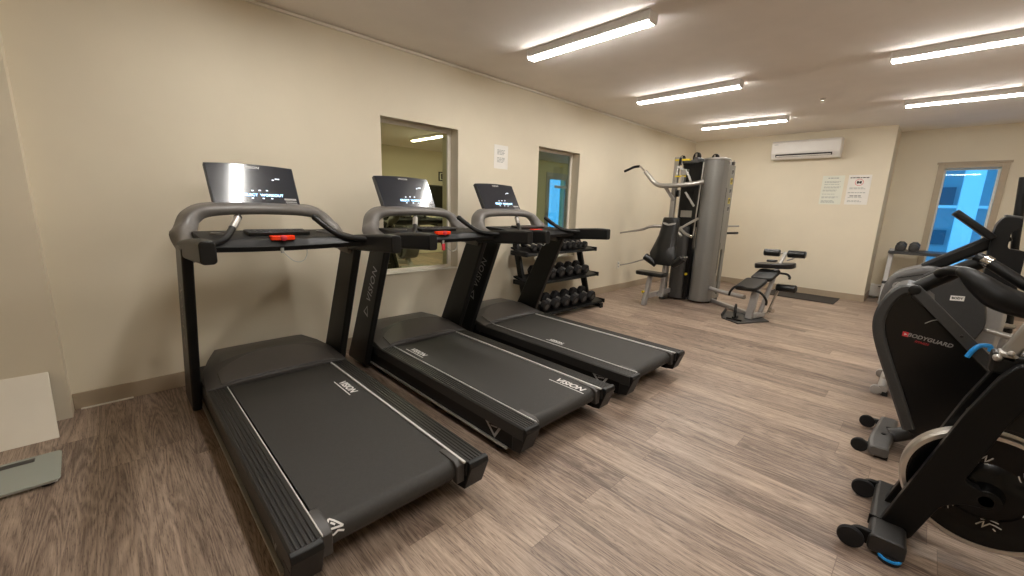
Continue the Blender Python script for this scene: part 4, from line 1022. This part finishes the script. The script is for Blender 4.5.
cn = e_('console', EB().sweep([(.085, 4.38, 1.405), (.29, 4.38, 1.235)], .30, .045, sub=1, ch=.4), 'black', .010, seg=3)
e_('console_screen', EB().sweep([(.105, 4.38, 1.409), (.262, 4.38, 1.278)], .24, .008, sub=1, ch=.1), 'screen', .001, cn)
cm = e_('console_column', EB().prism(rounded([(.283, 1.20), (.292, 1.33), (.32, 1.385), (.40, 1.372), (.405, 1.30), (.365, 1.285), (.365, 1.17), (.45, 1.16), (.455, .82), (.36, .80), (.29, 1.0)], .02, 3), 'y', 4.30, 4.44), 'black', .010, seg=3)
e_('top_tray', EB().box((.36, 4.37, 1.383), (.075, .13, .014), (0, .16, 0)), 'gbody', .004, cm)
e_('rear_post', EB().sweep([(.365, 4.38, .86), (.385, 4.38, .68), (.375, 4.38, .42), (.40, 4.38, .16)], .10, .13, up=(1, 0, 0), sub=4, ch=.35), 'lgrey', .006)
b = EB(); b.sweep([(.10, 4.38, .20), (-.02, 4.38, .10), (-.07, 4.38, .05)], .10, .08, sub=3); b.sweep([(.0, 4.38, .13), (.5, 4.38, .09), (1.35, 4.38, .07)], .09, .08, sub=3); e_('base_frame', b, 'lgrey', .006)
fs = e_('front_stabiliser', EB().tube([(-.08, 4.13, .045), (-.08, 4.38, .045), (-.08, 4.63, .045)], .032, 14, 1), 'lgrey', 0)
for y in (4.14, 4.62):
    b = EB(); b.lathe((-.115, y-.02, .034), (0, 1, 0), [(.02, 0), (.034, .002), (.034, .04), (.02, .042)], 18); e_('transport_wheel', b, 'lgrey', 0, fs)
    b = EB(); b.cyl((-.06, y, 0), (-.06, y, .03), .022, .018, 14); e_('levelling_foot', b, 'rubber', 0, fs)
rs = e_('rear_stabiliser', EB().tube([(1.35, 4.10, .045), (1.35, 4.66, .045)], .035, 14, 1), 'lgrey', 0)
for y in (4.14, 4.62): e_('levelling_foot', EB().cyl((1.35, y, 0), (1.35, y, .03), .022, .018, 14), 'rubber', 0, rs)
for s in (-1, 1):
    y = 4.38+s*.25
    if s > 0: pts = [(.50, y, .55), (.47, y, .85), (.435, y+.01, 1.10), (.41, y+.02, 1.35), (.385, y+.03, 1.66)]
    else: pts = [(.56, y, .55), (.58, y, .85), (.61, y-.01, 1.10), (.62, y-.02, 1.35), (.64, y-.03, 1.60)]
    ar = e_('swing_arm', EB().tube(pts, [.024, .024, .022, .022, .026, .024], 14, 5), 'black', 0)
    b = EB(); q = V(pts[2]); b.ring(q+V((-.03, -.02, -.02)), (.1, 1, 0), [(.050, -.012), (.075, -.012), (.075, .012), (.050, .012)], 24); e_('pulse_loop', b, 'black', 0, ar)
    b = EB(); b.sweep([(.45, y, .30), (.80, y, .22), (1.25, y, .20)], .05, .06, sub=3); pr = e_('pedal_rail', b, 'lgrey', .004)
    b = EB(); b.bx(.78, 1.14, y-.08, y+.08, .25, .28); b.bx(.78, .80, y-.08, y+.08, .28, .33); e_('foot_pedal', b, 'black', .006, pr)
    b = EB(); b.tube([(pts[0][0], y, .58), (.47, y, .31)], .022, 12, 1); e_('link_arm', b, 'lgrey', 0, pr)
    b = EB(); b.tube([(.30, 4.38+s*.10, .62), (.52, y, .60)], .02, 12, 1); e_('pivot_shaft', b, 'steel', 0, ar)
    b = EB(); b.cyl((1.20, y, .05), (1.20, y, .17), .03, .03, 14); b.cyl((1.20, y, .08), (1.30, 4.38+s*.2, .06), .02, .02, 12); e_('roller_post', b, 'lgrey', 0, rs)

# ------------------------------------------------------------------ left foreground: leaning board and glass scale
LO = (-3.34, -.58, 0)
d = V((-.235, 0, .325)).normalized(); nrm = V((d.z, 0, -d.x))
b = B(LO); p0 = V((-3.222, -.335, .0)); top = p0+d*.395
b.plate([p0, V((p0.x, -.90, 0)), V((top.x, -.915, top.z)), V((top.x, -.352, top.z))], -nrm*.016)
o_ = obj('white_panel', b, 'board', bev=.002); o_.location = LO; tag(o_, 'blank white panel leaning against the wall in the near corner', 'panel')
GS = (-2.83, -.47, 0)
gs = thing('glass_scale', 'flat glass bathroom scale on the floor in front of the leaning white panel', 'scale', GS)
obj('glass_plate', B(GS).prism(rounded([(-2.99, -.31), (-2.99, -.63), (-2.675, -.63), (-2.675, -.30)], .025, 4), 'z', .022, .030), 'scale', gs, bev=.002)
b = B(GS); b.bx(-2.985, -2.90, -.62, -.318, .0125, .0215); sp = obj('sensor_bar', b, 'lgrey', gs, bev=.003)
obj('display', B(GS).bx(-2.965, -2.925, -.53, -.40, .0302, .032), 'gcover', gs, bev=.001)
obj('edge_strip', B(GS).bx(-2.70, -2.68, -.62, -.31, .0125, .0215), 'lgrey', gs, bev=.003)
for x, y in ((-2.955, -.35), (-2.955, -.59), (-2.71, -.345), (-2.71, -.59)):
    obj('foot', B(GS).cyl((x, y, 0), (x, y, .0125), .024, .021, 20), 'rubber', gs, bev=.002)
